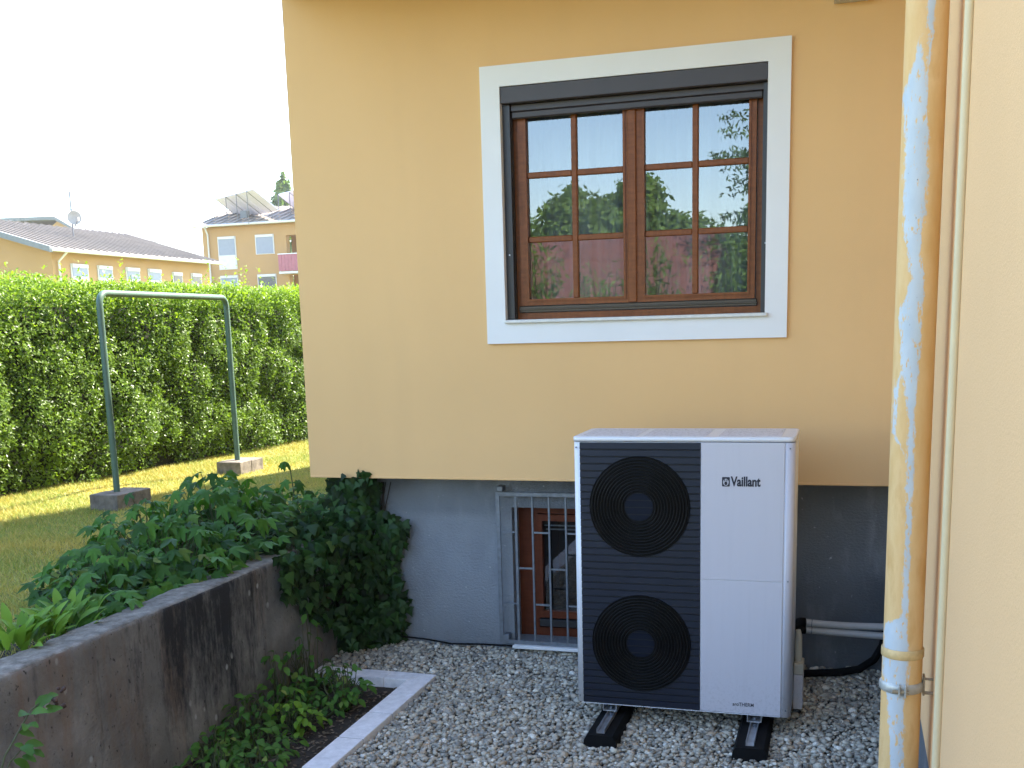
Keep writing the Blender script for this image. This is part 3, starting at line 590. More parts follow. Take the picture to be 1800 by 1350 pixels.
# ------------------------------------------------------------------ downpipe
DPX, DPY = .948, -2.62
D = thing('downpipe', (DPX, DPY, 0), 'yellow downpipe with peeling paint showing pale blue metal', 'downpipe')
g = MB(); g.tube([(DPX, DPY, 1.105), (DPX, DPY, 4.6)], .060, 40); g.tube([(DPX, DPY, 4.6), (DPX - .05, DPY, 4.75), (DPX - .1, DPY, 4.95)], .06, 16); g.build('upper_pipe', 'pipe', D)
g = MB(); g.tube([(DPX, DPY, -.1), (DPX, DPY, 1.104)], .0615, 40); g.build('lower_pipe', 'pipe', D)
g = MB(); g.tube([(DPX, DPY, 1.078), (DPX, DPY, 1.081), (DPX, DPY, 1.106), (DPX, DPY, 1.109)], [.0618, .0652, .0652, .0618], 40, False); g.build('joint_ring', 'pipe_ring', D)
CL = MB()
zc = .982; CL.tube([(DPX, DPY, zc - .017), (DPX, DPY, zc - .014), (DPX, DPY, zc - .006), (DPX, DPY, zc + .006), (DPX, DPY, zc + .014), (DPX, DPY, zc + .017)], [.0617, .0655, .0685, .0685, .0655, .0617], 40, False)
clo = CL.build('clamp', 'clamp', D)
fa = math.atan2(-1, -.0); cpx, cpy = DPX + .070 * math.cos(fa), DPY + .070 * math.sin(fa)
for dx in (-.009, .009): MB().box((cpx + dx - .003, cpy - .016, zc - .02), (cpx + dx + .003, cpy + .014, zc + .02), .002).build('clamp_lug', 'clamp', clo)
MB().tube([(cpx - .03, cpy - .006, zc - .002), (cpx + .02, cpy - .006, zc - .002)], .0065, 6).build('clamp_bolt', 'bracket', clo)
g = MB(); bxp = DPX + .064; g.box((bxp, DPY - .02, zc - .028), (bxp + .006, DPY + .018, zc + .035), .001); g.tube([(bxp + .004, DPY - .012, zc + .026), (WX + .004, DPY - .012, zc + .026)], .0042, 6); g.tube([(bxp + .004, DPY - .012, zc - .02), (WX + .004, DPY - .012, zc - .02)], .0055, 6); g.build('wall_bracket', 'bracket', D)

# ------------------------------------------------------------------ retaining wall
RW = thing('retaining_wall', (-2.46, -2, 0), 'low weathered concrete retaining wall with dark and rusty stains', 'wall')
def rwall():
    ysamp = np.concatenate([np.linspace(-9, -3.6, 20)[:-1], np.arange(-3.6, .2401, .035)]); prof = []
    for z in np.arange(-.3, .835, .04): prof.append((-2.36, z))
    prof += [(-2.361, .842), (-2.366, .855), (-2.376, .861)]
    for x in np.linspace(-2.40, -2.53, 6): prof.append((x, .862))
    prof += [(-2.548, .858), (-2.556, .845)]
    for z in np.linspace(.8, -.3, 6): prof.append((-2.56, z))
    n = len(prof); V = []
    for y in ysamp:
        for k, (x, z) in enumerate(prof):
            d = mnoise.noise(Vector((x * 4, y * 4, z * 4))) * .004 + mnoise.noise(Vector((x * 17, y * 17, z * 17 + 5))) * .003
            e = abs(z - .855) < .02
            if e: d += mnoise.noise(Vector((y * 23, z * 9, 3))) * .007
            V.append((x + (d if x > -2.5 else -d), y, z + d * .9 * (z > .8)))
    F = [(j * n + k, (j + 1) * n + k, (j + 1) * n + k + 1, j * n + k + 1) for j in range(len(ysamp) - 1) for k in range(n - 1)]
    o = npmesh('wall_body', np.array(V), F, 'concrete', RW, True, base=origin(RW)); return o
rwall()

# ------------------------------------------------------------------ pale edging stones round the bed
E_ = thing('bed_edging', (-1.68, -1, .04), 'angled row of pale concrete edging stones round the planting bed', 'edging')
def stone(poly, z0f, z1f):
    g = MB(); n = len(poly); c = (sum(p[0] for p in poly) / n, sum(p[1] for p in poly) / n)
    def inset(d): return [(c[0] + (x - c[0]) * (1 - d), c[1] + (y - c[1]) * (1 - d)) for x, y in poly]
    a = inset(.02)
    vs = [(x, y, z0f) for x, y in poly] + [(x, y, z1f(y) - .004) for x, y in poly] + [(x, y, z1f(y)) for x, y in a]
    fs = [tuple(range(2 * n, 3 * n))]
    for q in range(2): fs += [(q * n + i, q * n + (i + 1) % n, (q + 1) * n + (i + 1) % n, (q + 1) * n + i) for i in range(n)]
    g.add(vs, fs); return g.build('edging_stone', 'paver', E_)
ZT = lambda y: .052 + .038 * min(1, max(0, (y + 1.75) / 1.45))
cuts = [-.305, -.655, -.945, -1.305, -1.70, -2.06, -2.42, -2.78, -3.14, -3.5]
out_x = lambda y: -1.575 - .035 * (-(y) - .3) / 1.4; in_x = lambda y: out_x(y) - .142
stone([(out_x(-.305), -.305), (in_x(-.43), -.43), (in_x(-.66), -.6525), (out_x(-.6525), -.6525)], -.06, ZT)
for a, b in zip(cuts[1:-1], cuts[2:]): stone([(out_x(a), a - .005), (in_x(a), a - .005), (in_x(b), b + .005), (out_x(b), b + .005)], -.06, ZT)
zb = lambda y: .088
for y in [-.6555] + cuts[2:-1]: MB().box((in_x(y) + .003, y - .0058, -.05), (out_x(y) - .003, y + .0058, ZT(y) - .005)).build('joint_filling', 'soil', E_)
stone([(out_x(-.305) - .003, -.301), (-1.86, -.292), (-1.87, -.428), (in_x(-.43) - .003, -.429)], -.06, zb)
stone([(-1.864, -.292), (-2.15, -.288), (-2.16, -.425), (-1.874, -.428)], -.06, zb)
stone([(-2.154, -.288), (-2.355, -.286), (-2.355, -.422), (-2.164, -.425)], -.06, zb)

# ------------------------------------------------------------------ gravel
def ico(sub):
    bm = bmesh.new(); bmesh.ops.create_icosphere(bm, subdivisions=sub, radius=1); bm.verts.index_update()
    V = np.array([v.co for v in bm.verts]); F = np.array([[v.index for v in f.verts] for f in bm.faces]); bm.free(); return V, F
def gravel():
    V0, F0 = ico(2); pts = []
    V1, F1 = ico(1)
    def inside(x, y):
        if y > .25 or x > 1.06: return False
        if y > -.285: return x > -2.35
        return x > out_x(y) + .012
    def scat(x0, x1, y0, y1, pitch, lift):
        nx, ny = int((x1 - x0) / pitch), int((y1 - y0) / pitch)
        for i in range(nx):
            for j in range(ny):
                x = x0 + (i + .5 + .48 * random.uniform(-1, 1)) * pitch; y = y0 + (j + .5 * (i % 2) + .48 * random.uniform(-1, 1)) * pitch
                if not inside(x, y): continue
                if any(abs(x - c) < .07 and y > uy - .285 and y < uy + .42 for c in (-.3985, .3455)): continue
                s = .0138 * math.exp(random.gauss(0, .28)); s = min(s, .026)
                pts.append((x, y, GY(y) - .012 + lift + random.uniform(-.004, .006), s))
    scat(-2.4, 1.08, -2.75, .26, .0240, 0); scat(-2.4, 1.08, -2.75, .26, .031, .0088)
    P = np.array(pts); n = len(P)
    big = rng.random(n)
    # random rotations
    q = rng.normal(size=(n, 4)); q /= np.linalg.norm(q, axis=1)[:, None]; w_, x_, y_, z_ = q.T
    yawr = rng.uniform(0, 2 * math.pi, n)
    Rm = np.empty((n, 3, 3)); Rm[:, 0, 0] = 1 - 2 * (y_**2 + z_**2); Rm[:, 0, 1] = 2 * (x_*y_ - z_*w_); Rm[:, 0, 2] = 2 * (x_*z_ + y_*w_)
    Rm[:, 1, 0] = 2 * (x_*y_ + z_*w_); Rm[:, 1, 1] = 1 - 2 * (x_**2 + z_**2); Rm[:, 1, 2] = 2 * (y_*z_ - x_*w_)
    Rm[:, 2, 0] = 2 * (x_*z_ - y_*w_); Rm[:, 2, 1] = 2 * (y_*z_ + x_*w_); Rm[:, 2, 2] = 1 - 2 * (x_**2 + y_**2)
    tl = rng.normal(0, .45, (n, 2)); cyw, syw = np.cos(yawr), np.sin(yawr); tz = np.zeros((n, 3, 3))
    tz[:, 0, 0] = cyw; tz[:, 0, 1] = -syw; tz[:, 1, 0] = syw; tz[:, 1, 1] = cyw; tz[:, 2, 2] = 1
    tx = np.zeros((n, 3, 3)); tx[:, 0, 0] = 1; tx[:, 1, 1] = np.cos(tl[:, 0]); tx[:, 1, 2] = -np.sin(tl[:, 0]); tx[:, 2, 1] = np.sin(tl[:, 0]); tx[:, 2, 2] = np.cos(tl[:, 0])
    lie = np.einsum('nij,njk->nik', tz, tx)
    axes = np.stack([rng.uniform(1.0, 1.55, n), rng.uniform(.8, 1.1, n), rng.uniform(.5, .85, n)], 1) * P[:, 3:4]
    # shape noise: a dozen lumpy base stones
    def lumpy(V, k):
        r_ = np.random.default_rng(k); out = V.copy()
        for _ in range(5): d = r_.normal(size=3); d /= np.linalg.norm(d); out *= (1 - .16 * np.clip((V @ d) - r_.uniform(.35, .7), 0, 1) * 2)[:, None]
        return out
    def emit(sel, V, F):
        L = np.stack([lumpy(V, k) for k in range(14)]); idx = np.where(sel)[0]; S = L[rng.integers(0, 14, len(idx))] * axes[idx][:, None, :]
        W = np.einsum('nij,nvj->nvi', lie[idx], S) + P[idx][:, None, :3]
        return W.reshape(-1, 3), (F[None] + (np.arange(len(idx)) * len(V))[:, None, None]).reshape(-1, 3)
    near = (P[:, 1] < -1.15)
    Va, Fa = emit(near, V0, F0) if near.sum() < 2600 else emit(near, V1, F1); Vb, Fb = emit(~near, V1, F1)
    o = npmesh('gravel', np.concatenate([Va, Vb]), np.concatenate([Fa, Fb + len(Va)]), 'pebbles', smooth=True)
    tag(o, kind='stuff'); print('pebbles', n, len(o.data.polygons))
gravel()

# ------------------------------------------------------------------ leaves
def leaf_mesh(name, kind, mat, seed=0):
    rr = random.Random(seed); mb = MB()
    if kind == 'lobed':                   # five-lobed, palmate, toothed; length 1 along +y, normal +z
        ctr = (0, .30, 0); tips = [(-62, .55), (-98, .47), (-30, .80), (0, 1.0)]
        ring = []
        spec = [(-155, .26), (-122, .60), (-104, .44), (-88, .40), (-70, .62), (-58, .86), (-46, .60), (-33, .43), (-20, .62), (-11, .78), (0, 1.08)]
        spec = spec + [(-a, r_) for a, r_ in reversed(spec[:-1])]
        for a, r_ in spec:
            a = R(a + rr.uniform(-4, 4)); r_ = r_ * rr.uniform(.93, 1.07) * .72; x = r_ * math.sin(a); y = .28 + r_ * math.cos(a)
            z = -.5 * x * x - .55 * max(0, y - .3) ** 2 + (.035 if r_ < .4 else -.03) + rr.uniform(-.025, .025); ring.append((x, y, z))
        vs = [(0, 0, 0), (0, .30, .035)] + ring; n = len(ring)
        fs = [(1, 2 + i + 1, 2 + i) for i in range(n - 1)] + [(0, 1, 2), (0, 2 + n - 1, 1)]
        mb.add(vs, fs, True)
    elif kind == 'ivy':
        spec = [(-125, .42), (-90, .58), (-62, .40), (-25, .52), (0, .95)]; spec = spec + [(-a, r_) for a, r_ in reversed(spec[:-1])]; ring = []
        for a, r_ in spec: a = R(a + rr.uniform(-6, 6)); x = r_ * math.sin(a); y = .3 + r_ * math.cos(a); ring.append((x * .95, y * .8, -.25 * x * x + rr.uniform(-.03, .03) - .1 * max(0, y - .4)))
        vs = [(0, .05, 0), (0, .28, .05)] + ring; n = len(ring); mb.add(vs, [(1, 2 + i + 1, 2 + i) for i in range(n - 1)] + [(0, 1, 2), (0, 2 + n - 1, 1)], True)
    else:                                  # ovate / lance
        wd = {'ovate': .36, 'lance': .19, 'rose': .33}[kind]; segs = 6; vs = []; fs = []
        for i in range(segs + 1):
            t_ = i / segs; wv = wd * math.sin(math.pi * min(1, t_ * .93 + .04)) ** .8 * (1 - .25 * t_); y = t_; z = .10 * math.sin(t_ * 2.2) - .25 * t_ * t_
            jag = 1 + (.08 if kind != 'lance' else .0) * (1 if i % 2 else -1)
            vs += [(-wv * jag, y, z + wv * .22), (0, y, z), (wv * jag, y, z + wv * .22)]
        for i in range(segs): k = 3 * i; fs += [(k, k + 1, k + 4, k + 3), (k + 1, k + 2, k + 5, k + 4)]
        mb.add(vs, fs, True)
    me = bpy.data.meshes.new(name); me.from_pydata(mb.v, [], mb.f); me.polygons.foreach_set('use_smooth', mb.sm); me.materials.append(M[mat]); me.update(); return me
LM = {k: [leaf_mesh('leaf_' + k, kd, mt, s) for s in range(5)] for k, kd, mt in (('plant', 'lobed', 'plant_leaf'), ('ivy', 'ivy', 'ivy_leaf'), ('bed', 'rose', 'bed_leaf'), ('lime', 'lance', 'lime_leaf'), ('bedlime', 'ovate', 'lime_leaf'))}
def leaf_matrix(loc, d, nrm, s):
    d = Vector(d).normalized(); nrm = Vector(nrm); z = (nrm - d * nrm.dot(d)).normalized(); x = d.cross(z)
    return Matrix(((x.x * s, d.x * s, z.x * s, loc[0]), (x.y * s, d.y * s, z.y * s, loc[1]), (x.z * s, d.z * s, z.z * s, loc[2]), (0, 0, 0, 1)))
def leaf(root, me, loc, d, nrm, s):
    o = bpy.data.objects.new('leaf', me); o.parent = root; b = origin(root)
    o.matrix_basis = leaf_matrix((loc[0] - b.x, loc[1] - b.y, loc[2] - b.z), d, nrm, s); COL.objects.link(o); return o
rv = lambda a: random.uniform(-a, a)
def clump(name, c, rad, h, n, size, kind, label, group, cat='plant', stretch=(1, 1), shell=.55, tall=0, under=0.0):
    root = thing(name, c, label, cat, group); st = MB()
    for i in range(n):
        a = random.uniform(0, 2 * math.pi); q = math.sqrt(random.uniform(0, 1)); x = c[0] + rad * q * math.cos(a) * stretch[0]; y = c[1] + rad * q * math.sin(a) * stretch[1]
        hz = c[2] + h * (1 - .62 * q * q) * (shell + (1 - shell) * math.sqrt(random.random())) * random.uniform(.86, 1.08)
        sz = size * random.uniform(.65, 1.2)
        out = Vector((math.cos(a) * q + rv(.5), math.sin(a) * q + rv(.5) - .25, 0)); d = (out.normalized() + Vector((0, 0, random.uniform(-1.1, .2)))).normalized()
        nrm = Vector((out.x * .55 + rv(.4), out.y * .55 - .25 + rv(.4), 1)); p = Vector((x, y, hz))
        leaf(root, random.choice(LM[kind]), p, d, nrm, sz)
        if i % 2 == 0 or tall:
            b = Vector((c[0] + (x - c[0]) * .35 + rv(.03), c[1] + (y - c[1]) * .35 + rv(.03), c[2])); m_ = (b + p) / 2 + Vector((rv(.02), rv(.02), h * .08)); st.tube([b, m_, p], [.0045, .0035, .002], 4, False)
    for i in range(int(n * under)):
        a = random.uniform(0, 2 * math.pi); q = math.sqrt(random.random()) * .95; p = (c[0] + rad * q * math.cos(a), c[1] + rad * q * math.sin(a), c[2] + h * random.uniform(.12, .5) * (1 - .5 * q))
        leaf(root, random.choice(LM[kind]), p, (math.cos(a) + rv(.6), math.sin(a) + rv(.6), rv(.5)), (rv(.6), rv(.6) - .3, 1), size * random.uniform(.7, 1.1))
    st.build('stem', 'stem', root); return root

# maple-leaved plants behind the retaining wall
PG = 'lobed-leaf plants behind the retaining wall'
spots = [((-2.95, .55, .78), .50, .36, 95, 'dark lobed-leaf plant beside the house corner and the ivy'),
         ((-3.15, -.05, .78), .50, .52, 110, 'tallest mound of dark lobed leaves in front of the second wooden footing'),
         ((-2.85, -.55, .78), .40, .50, 95, 'lobed-leaf plant at the middle of the concrete wall top'),
         ((-3.15, -.80, .78), .42, .46, 85, 'lobed-leaf plant on the lawn side of the wall middle'),
         ((-2.80, -1.10, .78), .36, .40, 90, 'lobed-leaf plant hanging over the wall top with drooping leaves'),
         ((-2.95, -1.50, .78), .36, .33, 75, 'low lobed-leaf plant between the lawn and wall, next to the lime lilies'),
         ((-2.78, -1.86, .78), .26, .22, 50, 'smallest lobed-leaf plant right behind the lime lance leaves')]
for c, rad, h, n, lab in spots: clump('lobed_leaf_plant', c, rad, h, int(n * 1.5), .108, 'plant', lab, PG, shell=.38, under=.8)
# one tall stalk with a single drooping rosette
t_ = thing('tall_seedling', (-3.2, 1.05, .78), 'single thin stalk with one drooping star-shaped leaf above the others', 'plant')
MB().tube([(-3.2, 1.05, .78), (-3.21, 1.06, 1.0), (-3.22, 1.05, 1.16), (-3.26, 1.04, 1.20)], [.006, .005, .004, .003], 5).build('stem', 'stem', t_)
for k in range(5): a = 1.3 * k; leaf(t_, LM['plant'][k], (-3.26, 1.04, 1.20), (math.cos(a), math.sin(a), -.8), (math.cos(a), math.sin(a), .9), .085)
# lime lance-leaved plants at the left end of the wall
for k, (x, y, n, lab) in enumerate([(-2.68, -2.42, 70, 'lime green lance-leaf plant at left end of the wall, near the picture edge'), (-2.70, -2.13, 52, 'smaller lime lance-leaf plant between the wall top and the dark lobed leaves')]):
    t_ = thing('lance_leaf_plant', (x, y, .80), lab, 'plant', 'lime lance-leaf plants')
    for i in range(n):
        a = random.uniform(0, 6.283); q = random.uniform(.0, .16); el = random.uniform(.5, 2.2)
        leaf(t_, random.choice(LM['lime']), (x + q * math.cos(a), y + q * 1.3 * math.sin(a), .80 + random.uniform(0, .09)), (math.cos(a) + rv(.3), math.sin(a) + rv(.3), el), (-math.cos(a) * .5 + rv(.3), -math.sin(a) * .5 + rv(.3) - .3, 1), random.uniform(.085, .135))
    st = MB(); st.tube([(x, y, .78), (x, y, .92)], .006, 5); st.build('stem', 'stem', t_)

# ivy on the plinth corner and over the wall end
IV = thing('ivy', (-2.3, 0, .1), 'dark ivy mass climbing the plinth corner and over the concrete wall end', 'ivy')
def ivy_points(n):
    out = []
    rb = [(0, -2.08), (.07, -2.08), (.27, -1.95), (.42, -1.97), (.61, -2.01), (.78, -1.99), (.88, -1.945), (.96, -1.97), (1.02, -2.13), (1.25, -2.12)]
    def right(z): return float(np.interp(z, [a for a, _ in rb], [b for _, b in rb]))
    while len(out) < n:
        u = random.random()
        if u < .56:      # on the plinth
            z = random.uniform(.05, 1.25); x = random.uniform(-2.44, right(z) + rv(.02)); e = min(1, (right(z) - x) / .25)
            bul = .05 + (.24 * e * min(1, max(.30, (1.15 - z) / .35))) * random.uniform(.75, 1.05); p = (x, PLY - bul, z); nr = (.35 + rv(.5), -1, .45)
        elif u < .76:    # mound over the wall end
            y = random.uniform(-.62, .22); x = random.uniform(-2.80, -2.22); k = (1 - ((x + 2.5) / .34) ** 2) * min(1, (y + .75) / .45)
            z = .80 + .19 * max(0, k) * random.uniform(.6, 1.05) + .05 * max(0, y); p = (x, y, z); nr = (.3 + rv(.5), -.5 + rv(.4), 1)
        else:            # hanging down the wall face
            y = random.uniform(-.80, .2); zl = float(np.interp(y, [-.8, -.48, -.3, 0, .2], [.66, .52, .36, .15, .05])); z = zl + (.9 - zl) * random.random() ** .8
            p = (-2.33 + .11 * min(1, (y + .9) / .6) * random.uniform(.4, 1.15) * min(1, (z - zl + .1) / .25) + max(0, y + .25) * .45, y, z); nr = (1, -.35 + rv(.5), .5)
        P_ = Vector(p); nv = Vector(nr).normalized(); P_ = P_ + nv * (mnoise.noise(P_ * 5.5) * .075 + mnoise.noise(P_ * 14) * .03); out.append((P_, Vector(nr)))
    return out
ip = ivy_points(2300)
for i, (p, nr) in enumerate(ip[:300]):
    d = Vector((rv(.7), rv(.5) - .1, -1)); leaf(IV, random.choice(LM['ivy']), p + nr.normalized() * .02, d, nr + Vector((rv(.35), rv(.35), rv(.3))), random.uniform(.055, .085))
for k in range(26):      # a few shoots creep up over the lower edge of the facade
    ip.append((Vector((random.gauss(-2.17, .05), -.012 - random.random() * .03, random.uniform(1.19, 1.285))), Vector((rv(.4), -1, .5))))
for k in range(60):
    p, nr = random.choice(ip[:300]); d = Vector((nr.x * .5 + rv(.6), nr.y * .25 - .1, rv(.6) + .1)).normalized(); q_ = p.copy()
    for j in range(random.randint(3, 6)):
        q_ = q_ + d * random.uniform(.022, .035) + Vector((rv(.008), rv(.008), -.004 * j))
        if q_.y > .225: q_.y = .22
        ip.append((q_.copy(), Vector((.3 + rv(.5), -.8, .5))))
V, F3 = [], []
for p, nr in ip[300:]:
    me = random.choice(LM['ivy']); mt_ = leaf_matrix(p, (rv(.8), rv(.5), -1), nr + Vector((rv(.5), rv(.5), rv(.4))), random.uniform(.045, .078)); o_ = len(V)
    V += [mt_ @ v.co for v in me.vertices]; F3 += [tuple(i + o_ for i in f.vertices) for f in me.polygons]
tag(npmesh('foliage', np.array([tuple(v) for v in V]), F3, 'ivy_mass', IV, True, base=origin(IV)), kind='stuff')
st = MB()
for k in range(26):
    x = random.uniform(-2.4, -2.08); st.tube([(x, .235, .05), (x + rv(.05), .225, .4), (x + rv(.08), .23, .8), (x + rv(.1), .235, 1.18)], [.008, .006, .005, .003], 5)
for k in range(12):
    y = random.uniform(-.6, .1); st.tube([(-2.5, y, .86), (-2.36, y + rv(.05), .86), (-2.33, y + rv(.08), .6), (-2.33, y + rv(.1), .35 + max(0, -y) * .4)], [.006, .006, .004, .003], 5)
st.build('stem', 'bark', IV)
V, F = ico(3); blobs = [((-2.24, .17, .40), (.17, .08, .40)), ((-2.29, .235, .95), (.11, .03, .26)), ((-2.30, .04, .42), (.055, .15, .28)), ((-2.52, .0, .82), (.16, .26, .08))]
for i, (c, r_) in enumerate(blobs): npmesh('shade_core', V * np.array(r_) + np.array(c), F, 'hedge_core', IV, True, base=origin(IV))  # dark lumps standing in for the shade behind the leaves

# small plants in the bed under the wall
BG = 'weeds in the planting bed'
bed = [((-2.22, -1.38, .02), .14, .22, 34, .06, 'bed', 'weed standing between the yellow green one and the wall foot', 0),
       ((-1.98, -1.75, .02), .13, .14, 30, .058, 'bed', 'low weed touching the long pale edging row, nearest to the camera', 0),
       ((-2.27, -.93, .02), .11, .34, 18, .058, 'bed', 'thin upright weed with few leaves in front of the bare concrete', 1),
       ((-1.97, -.80, .02), .15, .24, 42, .062, 'bed', 'bushy green weed beside the corner of the pale edging stones', 0),
       ((-2.28, -.62, .02), .13, .42, 20, .060, 'bed', 'tall sparse weed leaning on the concrete wall under the ivy', 1),
       ((-2.04, -1.22, .02), .12, .20, 34, .058, 'bedlime', 'yellow green weed in the middle of the bed', 0),
       ((-2.08, -1.52, .02), .18, .13, 44, .058, 'bed', 'low spreading weed in front of the yellow green one', 0),
       ((-2.27, -1.62, .02), .14, .17, 40, .058, 'bed', 'weed against the wall at the bottom edge of picture', 0),
       ((-2.26, -1.12, .02), .13, .20, 34, .06, 'bed', 'dark weed against the wall behind the yellow green one', 0),
       ((-2.02, -.98, .02), .14, .12, 30, .052, 'bed', 'small low weed between the bushy one and the yellow green one', 0),
       ((-2.20, -.88, .02), .13, .16, 30, .056, 'bed', 'weed behind the others, where the bed meets the wall', 0),
       ((-2.10, -1.88, .02), .18, .16, 44, .058, 'bed', 'weed at the bottom of the picture beside the pale edging', 0),
       ((-2.17, -.50, .03), .10, .10, 22, .05, 'bed', 'tiny weed in front of the back edging stones under the ivy', 0)]
for c, rad, h, n, sz, kd, lab, tl in bed: clump('bed_weed', c, rad * 1.12, h * 1.2, int(n * 1.7), sz * .92, kd, lab, BG, 'weed', shell=.25 if not tl else .35, tall=1)
# bramble reaching in at the lower left
t_ = thing('bramble', (-2.1, -3.4, 0.02), 'bramble shoot with brown seed heads in front of the concrete wall', 'bramble')
MB().tube([(-2.12, -3.5, .0), (-2.1, -3.35, .4), (-2.1, -3.2, .68), (-2.1, -3.05, .80), (-2.1, -2.93, .83)], [.006, .005, .004, .003, .002], 5).build('stem', 'stem', t_)
MB().tube([(-2.1, -3.3, .52), (-2.08, -3.2, .66), (-2.07, -3.12, .70)], [.004, .003, .002], 5).build('stem', 'stem', t_)
for p, d, s in [((-2.1, -3.06, .79), (.2, -.6, .25), .11), ((-2.1, -3.02, .80), (.15, .75, .35), .12), ((-2.1, -3.05, .79), (.9, .1, .2), .10), ((-2.1, -2.96, .82), (.3, .8, .05), .07), ((-2.1, -3.12, .74), (.4, .6, -.3), .09),
                ((-2.07, -3.13, .70), (.5, .7, -.15), .10), ((-2.07, -3.14, .70), (.8, -.4, -.1), .11), ((-2.08, -3.18, .66), (.6, .5, -.6), .10), ((-2.1, -3.25, .58), (.8, .2, -.3), .11)]:
    leaf(t_, random.choice(LM['bed']), p, d, (.5, -.4, 1), s * .68)
    leaf(t_, random.choice(LM['bed']), (p[0] + .01, p[1] + rv(.04), p[2] - .03), (d[0] + .3, d[1] + rv(.6), d[2] - .2), (.6, -.3, 1), s * .5)
V, F = ico(1)
for k in range(9):
    c = np.array([-2.09 + rv(.02), -2.93 + rv(.05), .80 + rv(.035)]); npmesh('seed_head', V * (.008 + .004 * random.random()) + c, F, 'berry', t_, True, base=origin(t_))
# dead leaves on the soil
V, F = [], []
for k in range(1500):
    x = random.uniform(-2.36, -1.74); y = random.uniform(-2.3, -.44); s = random.uniform(.006, .017); a = random.uniform(0, 6.28); z = .03 + random.uniform(0, .012); o_ = len(V)
    ca, sa = math.cos(a) * s, math.sin(a) * s; V += [(x - ca, y - sa, z + rv(.005)), (x + sa * .6, y - ca * .6, z + rv(.005)), (x + ca, y + sa, z + rv(.006)), (x - sa * .6, y + ca * .6, z + rv(.005))]; F.append((o_, o_ + 1, o_ + 2, o_ + 3))
tag(npmesh('leaf_litter', np.array(V), F, 'litter'), kind='stuff')

# ------------------------------------------------------------------ lawn grass
def grass(n, x0, x1, y0, y1):
    x = rng.uniform(x0, x1, n); y = rng.uniform(y0, y1, n); keep = ~((x > -2.42) & (y > .25)) & ~((x > -2.57)); x, y = x[keep], y[keep]; n = len(x)
    h = rng.uniform(.018, .05, n) * (.8 + .4 * np.sin(x * 3.1) * np.sin(y * 2.3)); a = rng.uniform(0, 6.283, n); wd = rng.uniform(.0022, .0042, n); ln = rng.normal(0, .6, (n, 2)) * h[:, None]
    b0 = np.stack([x - np.cos(a) * wd, y - np.sin(a) * wd, np.full(n, LZ)], 1); b1 = np.stack([x + np.cos(a) * wd, y + np.sin(a) * wd, np.full(n, LZ)], 1); tp = np.stack([x + ln[:, 0], y + ln[:, 1], LZ + h], 1)
    V = np.stack([b0, b1, tp], 1).reshape(-1, 3); F = np.arange(3 * n).reshape(-1, 3)
    tag(npmesh('grass', V, F, 'grass'), kind='stuff')
grass(330000, -6.4, -2.5, -6.0, 9.5)

